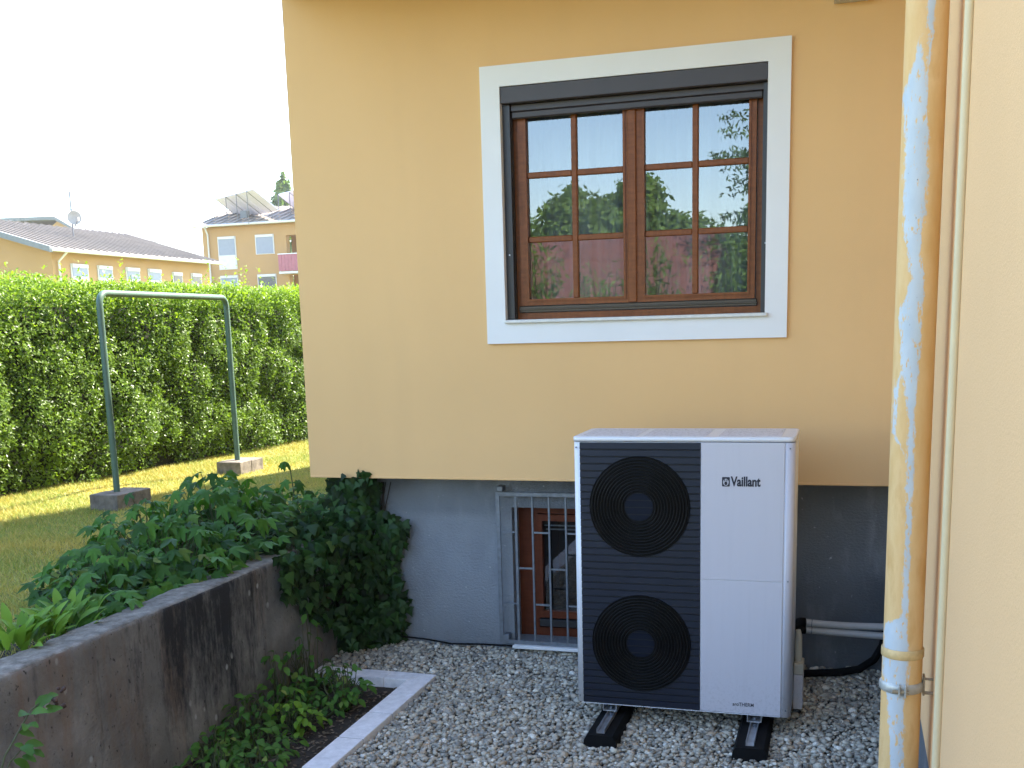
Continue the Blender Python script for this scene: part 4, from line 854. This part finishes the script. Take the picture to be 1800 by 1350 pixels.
# ------------------------------------------------------------------ hedge
HG = thing('hedge', (-6.3, 3, LZ), 'tall clipped evergreen hedge along the lawn with bright new shoots on top', 'hedge')
hx = lambda y: -6.12 + .11 * (y - 1.3)
def hedge():
    g = MB(); g.add([(hx(-4) - .33, -4, LZ), (hx(16) - .33, 16, LZ), (hx(16) - 1.2, 16, LZ), (hx(-4) - 1.2, -4, LZ)] + [(hx(-4) - .36, -4, LZ + 1.66), (hx(16) - .36, 16, LZ + 1.66), (hx(16) - 1.2, 16, LZ + 1.66), (hx(-4) - 1.2, -4, LZ + 1.66)], [(0, 3, 2, 1), (4, 5, 6, 7), (0, 1, 5, 4), (1, 2, 6, 5), (2, 3, 7, 6), (3, 0, 4, 7)]); g.build('shade_core', 'hedge_core', HG)  # solid dark core, blocks light and stands in for the inner shade
    nf = 115000
    y = rng.uniform(-3.5, 15, nf); zz = LZ + .03 + rng.uniform(0, 1, nf) ** .9 * 1.86
    ynear = rng.uniform(-.5, 7.5, nf); y = np.where(rng.random(nf) < .68, ynear, y)
    und = np.array([mnoise.noise(Vector((b * 1.5, c * 1.8, 0))) * .15 + mnoise.noise(Vector((b * 4.5, c * 4.5, 7))) * .10 + mnoise.noise(Vector((b * 11, c * 11, 3))) * .06 for b, c in zip(y, zz)])
    low = np.clip((.35 - (zz - LZ)) / .35, 0, 1) * .10
    x = -6.12 + .11 * (y - 1.3) - .10 - low + und - rng.random(nf) ** 1.5 * .16
    keep = rng.random(nf) < np.clip(1.1 + und * 2.5, .4, 1); x, y, zz = x[keep], y[keep], zz[keep]
    nt_ = 42000
    yt = np.where(rng.random(nt_) < .75, rng.uniform(-.5, 8, nt_), rng.uniform(-3.5, 15, nt_)); xt = -6.12 + .11 * (yt - 1.3) - rng.random(nt_) * 1.15 - .05
    zt = LZ + 1.65 + .07 * np.clip((3 - yt) / 2, 0, 1) + np.array([mnoise.noise(Vector((a * 2, b * 2, 5))) * .07 for a, b in zip(xt, yt)]) + rng.random(nt_) ** 1.3 * .26
    X = np.concatenate([x, xt]); Y = np.concatenate([y, yt]); Z = np.concatenate([zz, zt]); n = len(X); top = np.arange(n) >= len(x)
    P = np.stack([X, Y, Z], 1)
    up = np.clip((Z - LZ - 1.45) / .3, 0, 1)
    N = np.stack([.8 - .5 * up, np.full(n, -.15), .45 + .6 * up], 1) + rng.normal(0, .55, (n, 3)); N /= np.linalg.norm(N, axis=1)[:, None]
    Dv = np.stack([.5 - .3 * up, np.zeros(n), .35 + 1.1 * up], 1) + rng.normal(0, .7, (n, 3)); Dv -= N * (Dv * N).sum(1)[:, None]; Dv /= np.linalg.norm(Dv, axis=1)[:, None]
    S = np.cross(Dv, N); L = rng.uniform(.024, .046, n)[:, None]; Wd = L * .27
    v0 = P; v1 = P + Dv * L * .5 + S * Wd + N * L * .08; v2 = P + Dv * L; v3 = P + Dv * L * .5 - S * Wd + N * L * .08; vm = P + Dv * L * .5
    V = np.stack([v0, v1, v2, v3], 1).reshape(-1, 3); i0 = np.arange(n) * 4
    F = np.concatenate([np.stack([i0, i0 + 1, i0 + 2], 1), np.stack([i0, i0 + 2, i0 + 3], 1)])
    lum = np.array([mnoise.noise(Vector((b * 3.2, c * 3.2, 11))) for b, c in zip(Y, Z)])
    young = rng.random(n) < np.clip((Z - LZ - 1.46) / .34, 0, .92) + np.clip(lum * 1.3 - .28, 0, .75)
    for sel, nm, mt in ((~young, 'foliage', 'hedge_leaf'), (young, 'young_foliage', 'hedge_shoot')):
        k = np.repeat(sel, 4); Vs = V[k]; m_ = int(sel.sum()); j0 = np.arange(m_) * 4
        Fs = np.concatenate([np.stack([j0, j0 + 1, j0 + 2], 1), np.stack([j0, j0 + 2, j0 + 3], 1)])
        tag(npmesh(nm, Vs, Fs, mt, HG, False, base=origin(HG)), kind='stuff')
    # upright shoots
    g = MB(); LV = []; LF = []
    for k in range(420):
        y_ = random.uniform(-.5, 7.5); x_ = -6.12 + .11 * (y_ - 1.3) - random.uniform(.02, .9); z_ = LZ + 1.75 + .07 * min(1, max(0, (3 - y_) / 2)); h_ = random.uniform(.12, .42) * random.random() ** .8 * (1.25 if mnoise.noise(Vector((y_ * 1.1, 0, 2))) > .1 else .8); tx_, ty_ = rv(.06), rv(.06)
        for q in range(int(5 + h_ * 34)):
            f_ = random.random(); p = np.array([x_ + tx_ * f_ + rv(.012), y_ + ty_ * f_ + rv(.012), z_ + h_ * f_]); a = random.uniform(0, 6.28); d = np.array([math.cos(a), math.sin(a), random.uniform(.3, 1.3)]); d /= np.linalg.norm(d); s_ = np.cross(d, [0.2, 0.3, 1]); s_ /= np.linalg.norm(s_); l_ = random.uniform(.03, .05); o_ = len(LV)
            LV += [p, p + d * l_ * .5 + s_ * l_ * .24, p + d * l_, p + d * l_ * .5 - s_ * l_ * .24]; LF += [(o_, o_ + 1, o_ + 2), (o_, o_ + 2, o_ + 3)]
    tag(npmesh('shoots', np.array(LV), LF, 'hedge_shoot', HG, False, base=origin(HG)), kind='stuff')
hedge()

# ------------------------------------------------------------------ carpet-beating frame on the lawn
CF = thing('carpet_frame', (-4.97, 2.3, LZ), 'green tubular carpet-beating frame standing on two grey timber footings', 'frame')
p0 = Vector((-4.93, 1.265, LZ + .12)); p1 = Vector((-5.06, 3.34, LZ + .12)); zt = LZ + 1.715; rad_ = .09; dv = (p1 - p0).normalized(); path = [p0, p0 + Vector((0, 0, .6))]
for k in range(7): a = R(90 * k / 6); path.append(Vector((p0.x, p0.y, zt - rad_)) + dv * rad_ * (1 - math.cos(a)) + Vector((0, 0, rad_ * math.sin(a))))
for k in range(7): a = R(90 - 90 * k / 6); path.append(Vector((p1.x, p1.y, zt - rad_)) - dv * rad_ * (1 - math.cos(a)) + Vector((0, 0, rad_ * math.sin(a))))
path += [p1 + Vector((0, 0, .6)), p1]
MB().tube(path, .0265, 14).build('tube', 'green_paint', CF)
for c in (p0, p1):
    x0 = c.x - .125; y0 = c.y - .19
    FT = MB().box((x0, y0, LZ - .05), (x0 + .265, y0 + .215, LZ + .128), .006).build('footing', 'block', CF)
    MB().box((x0 + .004, y0 + .222, LZ - .05), (x0 + .262, y0 + .45, LZ + .124), .006).build('timber', 'block', FT)

# ------------------------------------------------------------------ houses beyond the hedge
def far_window(par, axis, u0, u1, z0, z1, pos, zsplit=None, mat='far_blind'):
    """axis 'x' : window in a wall facing +x at x=pos; axis 'y' : facing -y at y=pos"""
    def bx_(ua, ub, za, zb, d0, d1): return ((pos + d0, ua, za), (pos + d1, ub, zb)) if axis == 'x' else ((ua, pos - d1, za), (ub, pos - d0, zb))
    f = MB(); f.box(*bx_(u0 - .04, u1 + .04, z0 - .04, z1 + .03, .002, .05)); fo = f.build('window', 'far_white', par)
    MB().box(*bx_(u0, u1, z1 - .14, z1 + .02, .051, .11)).build('shutter_box', 'far_white', fo)
    MB().box(*bx_(u0 + .03, u1 - .03, zsplit or z0, z1 - .15, .051, .075)).build('blind' if mat == 'far_blind' else 'pane', mat, fo)
    if zsplit: MB().box(*bx_(u0 + .03, u1 - .03, z0, zsplit - .01, .051, .085)).build('lower_panel', 'far_white', fo)
X1 = -32.88
HL = thing('neighbour_house', (X1, 40, LZ), 'long low ochre house with a grey sheet roof and row of shuttered windows', 'house', 'ochre houses beyond the hedge')
MB().box((X1 - 11, 34.9, LZ), (X1, 47.4, 5.95)).build('wall', 'far_wall', HL)
MB().prism([(X1 - 11, 5.952), (X1, 5.952), (X1 - 5.5, 7.55)], 'y', 34.92, 47.38).build('gable', 'far_wall', HL)
ro = MB(); ro.prism([(X1 + .55, 5.86), (X1 - 5.5, 7.62), (X1 - 11.5, 5.86), (X1 - 11.5, 6.02), (X1 - 5.5, 7.80), (X1 + .55, 6.02)], 'y', 34.3, 48.0); rfo = ro.build('roof', 'far_roof', HL)
MB().prism([(X1 + .60, 5.82), (X1 - 5.5, 7.58), (X1 - 11.6, 5.82), (X1 - 11.6, 6.06), (X1 - 5.5, 7.85), (X1 + .60, 6.06)], 'y', 34.1, 34.29).build('verge', 'far_trim', rfo)
g = MB()
for k in range(24): y = 34.8 + k * .56; g.prism([(X1 + .5, 6.04), (X1 - 5.45, 7.795), (X1 - 5.45, 7.85), (X1 + .5, 6.09)], 'y', y, y + .05)
tag(g.build('roof_seams', 'far_roof', rfo), kind='stuff')
MB().tube([(X1 + .62, 34.2, 5.93), (X1 + .62, 48.0, 5.93)], .07, 8).build('gutter', 'far_white', HL)
MB().tube([(X1 + .6, 35.2, 5.88), (X1 + .12, 35.2, 5.5), (X1 + .12, 35.2, LZ)], .05, 8).build('downpipe', 'far_white', HL)
for a, b in ((36.1, 37.19), (37.95, 38.94), (40.06, 41.05), (41.83, 42.83)): far_window(HL, 'x', a, b, 3.9, 5.42, X1, 4.9)
for a, b in ((43.9, 44.68), (45.6, 46.48)): far_window(HL, 'x', a, b, 4.4, 5.34, X1, None, 'far_glass')
# dish and aerial on that roof
AD = thing('satellite_dish', (X1 - 3, 40.3, 6.9), 'white satellite dish and thin aerial on one mast on the low roof', 'satellite dish')
MB().tube([(X1 - 3, 40.3, 6.8), (X1 - 3, 40.3, 9.2)], .04, 6).build('mast', 'mast', AD)
g = MB()
nn = 16; vs = [(X1 - 2.72, 40.15, 7.92)]
for rr, off in ((.18, .04), (.34, .11)): vs += [(X1 - 2.72 + .5 * off + rr * math.cos(2 * math.pi * i / nn) * .75, 40.15 - off * .75 + rr * math.cos(2 * math.pi * i / nn) * .6, 7.92 + rr * math.sin(2 * math.pi * i / nn)) for i in range(nn)]
fs = [(0, 1 + i, 1 + (i + 1) % nn) for i in range(nn)] + [(1 + i, 1 + nn + i, 1 + nn + (i + 1) % nn, 1 + (i + 1) % nn) for i in range(nn)]
g.add(vs, fs, True); g.build('dish', 'dish', AD)
MB().tube([(X1 - 2.7, 40.1, 7.5), (X1 - 2.05, 39.5, 7.75)], .025, 5).build('feed_arm', 'mast', AD); MB().box((X1 - 2.1, 39.43, 7.68), (X1 - 1.98, 39.55, 7.86)).build('feed_horn', 'dish', AD)
for k, z in enumerate((8.32, 8.36)): MB().tube([(X1 - 3.5, 40.3, z), (X1 - 2.9, 40.3, z)], .012, 4).build('aerial_rod', 'mast', AD)
# taller house at the right of the gap
YR = 62.0
HR = thing('neighbour_house', (-38, YR, LZ), 'two storey ochre house with solar collectors and a red balcony', 'house', 'ochre houses beyond the hedge')
MB().holed('y', (-42.4, -28), (LZ, 9.4), YR, YR + .5, [(-35.95, -34.2, 7.3, 8.6), (-35.85, -34.2, 3.4, 5.95)]).build('wall', 'far_wall', HR, weld=True)
MB().prism([(YR + .5, LZ), (YR + 9, LZ), (YR + 9, 9.4), (YR + 4.5, 10.8), (YR + .5, 9.4)], 'x', -42.4, -42.0).build('side_wall', 'far_wall', HR)
MB().box((-36.4, YR + 1.6, LZ), (-33.9, YR + 1.8, 9.3)).build('loggia_wall', 'far_wall', HR)
rfo = MB().prism([(YR - .5, 9.36), (YR + 4.5, 10.86), (YR + 9.5, 9.36), (YR + 9.5, 9.52), (YR + 4.5, 11.05), (YR - .5, 9.52)], 'x', -42.75, -27.5).build('roof', 'far_roof', HR)
g = MB()
for k in range(26): x = -42.5 + k * .58; g.prism([(YR - .45, 9.53), (YR + 4.45, 11.045), (YR + 4.45, 11.1), (YR - .45, 9.59)], 'x', x, x + .05)
tag(g.build('roof_seams', 'far_roof', rfo), kind='stuff')
MB().tube([(-42.75, YR - .56, 9.45), (-27.6, YR - .56, 9.45)], .08, 8).build('gutter', 'far_white', HR)
MB().tube([(-41.85, YR - .5, 9.4), (-41.9, YR - .12, 8.9), (-41.9, YR - .12, LZ)], .06, 8).build('downpipe', 'far_white', HR)
MB().box((-39.9, YR + 1.0, 9.9), (-39.4, YR + 1.4, 10.5)).build('vent_stack', 'far_trim', HR)
far_window(HR, 'y', -41.16, -39.84, 6.55, 8.70, YR, 7.48); far_window(HR, 'y', -38.24, -36.90, 7.46, 8.70, YR)
far_window(HR, 'y', -41.15, -39.84, 3.9, 6.08, YR); far_window(HR, 'y', -38.25, -36.88, 3.9, 6.06, YR, None, 'far_glass')
BL = MB().box((-36.15, YR - .9, 6.02), (-33.9, YR - .02, 6.16)).build('balcony', 'far_white', HR)
for k in range(9): MB().box((-36.14 + k * .25, YR - .9, 6.2), (-36.14 + k * .25 + .235, YR - .87, 7.28)).build('balcony_panel', 'balcony', BL)
MB().box((-36.16, YR - .93, 7.285), (-33.9, YR - .85, 7.34)).build('handrail', 'steel', BL)
for px_ in (-36.1, -35.2, -34.3): MB().box((px_, YR - .868, 6.16), (px_ + .05, YR - .82, 7.284)).build('post', 'steel', BL)
# solar collectors on the roof
for (ax, ay, az), lab in (((-42.35, 64.0, 11.5), 'solar collector rack at the left corner of the roof, fully visible'), ((-37.75, 64.6, 11.6), 'solar collector rack partly hidden by the yellow house wall')):
    t_ = thing('solar_collector', (ax, ay, az - 1.5), lab, 'solar panel', 'solar collectors on the roof')
    r_ = Vector((.82, -.57, 0)); f_ = Vector((1.0, 1.43, -1.25)); A = Vector((ax, ay, az)); nn = r_.cross(f_).normalized(); nn = nn if nn.z > 0 else -nn
    for k in range(6):
        a = A + r_ * (k * 1.02); b = a + r_ * .97; q = [a, b, b + f_, a + f_]; g = MB(); g.add([v for v in q] + [v + nn * .08 for v in q], [(0, 1, 2, 3), (7, 6, 5, 4), (0, 4, 5, 1), (1, 5, 6, 2), (2, 6, 7, 3), (3, 7, 4, 0)]); g.build('panel', 'collector', t_)
    for k in range(4):
        a = A + r_ * (k * 1.7); zr = lambda p: 9.52 + (p.y - YR + .5) * .306
        g = MB(); g.tube([a, Vector((a.x, a.y, zr(a)))], .03, 5); g.tube([a, a + f_], .03, 5); b = a + f_; g.tube([b, Vector((b.x, b.y, zr(b)))], .03, 5); g.build('strut', 'mast', t_)
# farthest house
HF = thing('neighbour_house', (-84, 92, LZ), 'farthest ochre house whose gable peeks over the low roof', 'house', 'ochre houses beyond the hedge')
MB().box((-90, 92, LZ), (-75.6, 104, 12.6)).build('wall', 'far_wall', HF); MB().prism([(-81.0, 12.601), (-75.6, 12.601), (-78.4, 14.2)], 'y', 92, 104).build('gable', 'far_wall', HF)
MB().prism([(-75.0, 12.5), (-78.4, 14.25), (-96, 14.75), (-96, 15.05), (-78.4, 14.6), (-75.0, 12.75)], 'y', 91.4, 104).build('roof', 'far_trim', HF)

# ------------------------------------------------------------------ trees
def tree(name, base, h, crown_z, rx, ry, rz, nleaf, ls, mat, label, group=None, clumps=14):
    t_ = thing(name, base, label, 'tree', group); b = Vector(base); tb = MB(); tb.tube([b, b + Vector((rv(.1), rv(.1), h * .5)), b + Vector((rv(.2), rv(.2), h * .9))], [h * .022, h * .015, h * .004], 8)
    cs = []
    for k in range(clumps):
        a = random.uniform(0, 6.28); q = math.sqrt(random.random()) * .75; zz = random.uniform(-.8, .85); c = b + Vector((rx * q * math.cos(a) * math.sqrt(1 - zz * zz * .8), ry * q * math.sin(a) * math.sqrt(1 - zz * zz * .8), crown_z + rz * zz)); cs.append((c, random.uniform(.28, .46)))
        tb.tube([b + Vector((0, 0, h * random.uniform(.25, .6))), c], [h * .007, h * .002], 5)
    tb.build('trunk', 'bark', t_); ci = rng.integers(0, len(cs), nleaf); u = rng.normal(size=(nleaf, 3)); u /= np.linalg.norm(u, axis=1)[:, None]; rr = rng.random(nleaf) ** .4
    C_ = np.array([tuple(c) for c, _ in cs])[ci]; S_ = np.array([s for _, s in cs])[ci]; P = C_ + u * (rr * S_)[:, None] * np.array([rx, ry, rz]) + rng.normal(0, .04, (nleaf, 3)) * rx
    N = u + rng.normal(0, .7, (nleaf, 3)) + np.array([0, 0, .5]); N /= np.linalg.norm(N, axis=1)[:, None]; Dv = rng.normal(size=(nleaf, 3)); Dv -= N * (Dv * N).sum(1)[:, None]; Dv /= np.linalg.norm(Dv, axis=1)[:, None]; S = np.cross(Dv, N); L = rng.uniform(.6, 1.3, nleaf)[:, None] * ls
    V = np.stack([P - Dv * L, P + S * L * .5, P + Dv * L, P - S * L * .5], 1).reshape(-1, 3); F = np.arange(4 * nleaf).reshape(-1, 4); tag(npmesh('crown', V, F, mat, t_, base=base), kind='stuff'); return t_
tree('poplar_tree', (-62.2, 110, LZ), 18.6, 11.4, 1.5, 1.5, 7.0, 9000, .34, 'tree_leaf', 'distant slender tree rising behind the solar collectors', clumps=22)
# what stands behind the camera and shows in the window panes
TG = 'trees mirrored in the window'
tree('garden_tree', (-8.2, -33, 0), 6.9, 4.6, 2.6, 2.4, 2.4, 26000, .15, 'tree_leaf', 'round leafy tree mirrored in the left casement', TG)
tree('garden_tree', (-5.6, -33, 0), 6.8, 4.6, 2.5, 2.4, 2.3, 26000, .15, 'tree_leaf', 'round leafy tree mirrored in the right casement, left pane column', TG)
tree('garden_tree', (-12.5, -44, 0), 6.4, 4.4, 3.6, 3, 2.3, 16000, .17, 'tree_leaf', 'low distant tree mirrored in the leftmost pane column', TG)
tree('garden_tree', (-3.0, -36, 0), 6.0, 4.2, 2.6, 2, 2.0, 20000, .16, 'conifer', 'dark low tree mirrored behind the conifer in the right pane column', TG)
cf = thing('conifer_tree', (-1.0, -22, 0), 'dark conifer with hanging branches mirrored in the right pane column', 'tree'); MB().tube([(-1.0, -22, 0), (-1.0, -22, 11)], [.2, .03], 8).build('trunk', 'bark', cf)
P = []
for k in range(130):
    z = random.uniform(1.2, 10.8); L_ = (11 - z) * .24 + .2; a = random.uniform(0, 6.28)
    for q in range(70): f_ = random.random() ** .7; P.append((-1.0 + math.cos(a) * L_ * f_ + rv(.12), -22 + math.sin(a) * L_ * f_ + rv(.12), z - .22 * L_ * f_ - random.random() * .22 + .1 * f_ * f_))
P = np.array(P); n = len(P); Dv = rng.normal(size=(n, 3)); Dv[:, 2] -= .7; Dv /= np.linalg.norm(Dv, axis=1)[:, None]; S = np.cross(Dv, rng.normal(size=(n, 3))); S /= np.linalg.norm(S, axis=1)[:, None]
V = np.stack([P, P + Dv * .07 + S * .025, P + Dv * .16, P + Dv * .07 - S * .025], 1).reshape(-1, 3); tag(npmesh('crown', V, np.arange(4 * n).reshape(-1, 4), 'conifer', cf, base=(-1.0, -22, 0)), kind='stuff')
RH = thing('red_roof_house', (-5, -22, 0), 'house with red tiled roof mirrored in the lower window panes', 'house')
MB().box((-12, -27, -.3), (-2.6, -20.4, 2.2)).build('wall', 'far_wall', RH); MB().prism([(-19.8, 2.05), (-23.6, 4.25), (-27.5, 2.05), (-27.5, 2.2), (-23.6, 4.42), (-19.8, 2.2)], 'x', -12.4, -2.5).build('roof', 'roof_tile', RH)
def shrub(loc, r, h, n, lab):
    t_ = thing('garden_shrub', loc, lab, 'shrub', 'shrubs mirrored in the window'); b = Vector(loc); st = MB(); V = []; F = []
    for k in range(n):
        a = random.uniform(0, 6.28); lean = random.uniform(.1, 1) * r; top = b + Vector((math.cos(a) * lean, math.sin(a) * lean, h * random.uniform(.6, 1))); st.tube([b, b + (top - b) * .6 + Vector((0, 0, h * .12)), top], [.012, .008, .004], 4, False)
        for q in range(150):
            f_ = random.uniform(.2, 1.05); p = np.array(b + (top - b) * f_ + Vector((rv(.16), rv(.16), rv(.12)))); d = np.array([rv(1), rv(1), random.uniform(-1.2, .2)]); d /= np.linalg.norm(d); s_ = np.cross(d, [rv(1), rv(1), 1]); s_ /= np.linalg.norm(s_); o_ = len(V); l_ = random.uniform(.1, .2); V += [p, p + d * l_ * .5 + s_ * l_ * .12, p + d * l_, p + d * l_ * .5 - s_ * l_ * .12]; F.append((o_, o_ + 1, o_ + 2, o_ + 3))
    st.build('stem', 'bark', t_); tag(npmesh('foliage', np.array(V), F, 'tree_leaf', t_, base=loc), kind='stuff')
shrub((-4.4, -12.5, 0), .8, 3.5, 26, 'leafy shrub mirrored in the lower left pane'); shrub((-3.2, -12.8, 0), .7, 3.15, 22, 'leafy shrub mirrored in the second lower pane'); shrub((-2.2, -12, 0), .35, 3.4, 14, 'narrow shrub mirrored in the third lower pane'); shrub((-1.3, -13, 0), .5, 3.3, 16, 'leafy shrub mirrored in the lower right pane')

# ------------------------------------------------------------------ thin haze added to pale the far view like lens glare
hm = bpy.data.materials.new('haze_air'); hm.use_nodes = True; ht = hm.node_tree; ht.nodes.remove(ht.nodes['Principled BSDF'])
pv = ht.nodes.new('ShaderNodeVolumePrincipled'); pv.inputs['Density'].default_value = .0004; pv.inputs['Color'].default_value = (.97, .98, 1, 1); pv.inputs['Anisotropy'].default_value = .3
ht.links.new(pv.outputs[0], ht.nodes['Material Output'].inputs['Volume'])
M['haze'] = hm
tag(MB().box((-155, -155, -1.4), (155, 225, 22)).build('haze', 'haze'), kind='stuff')
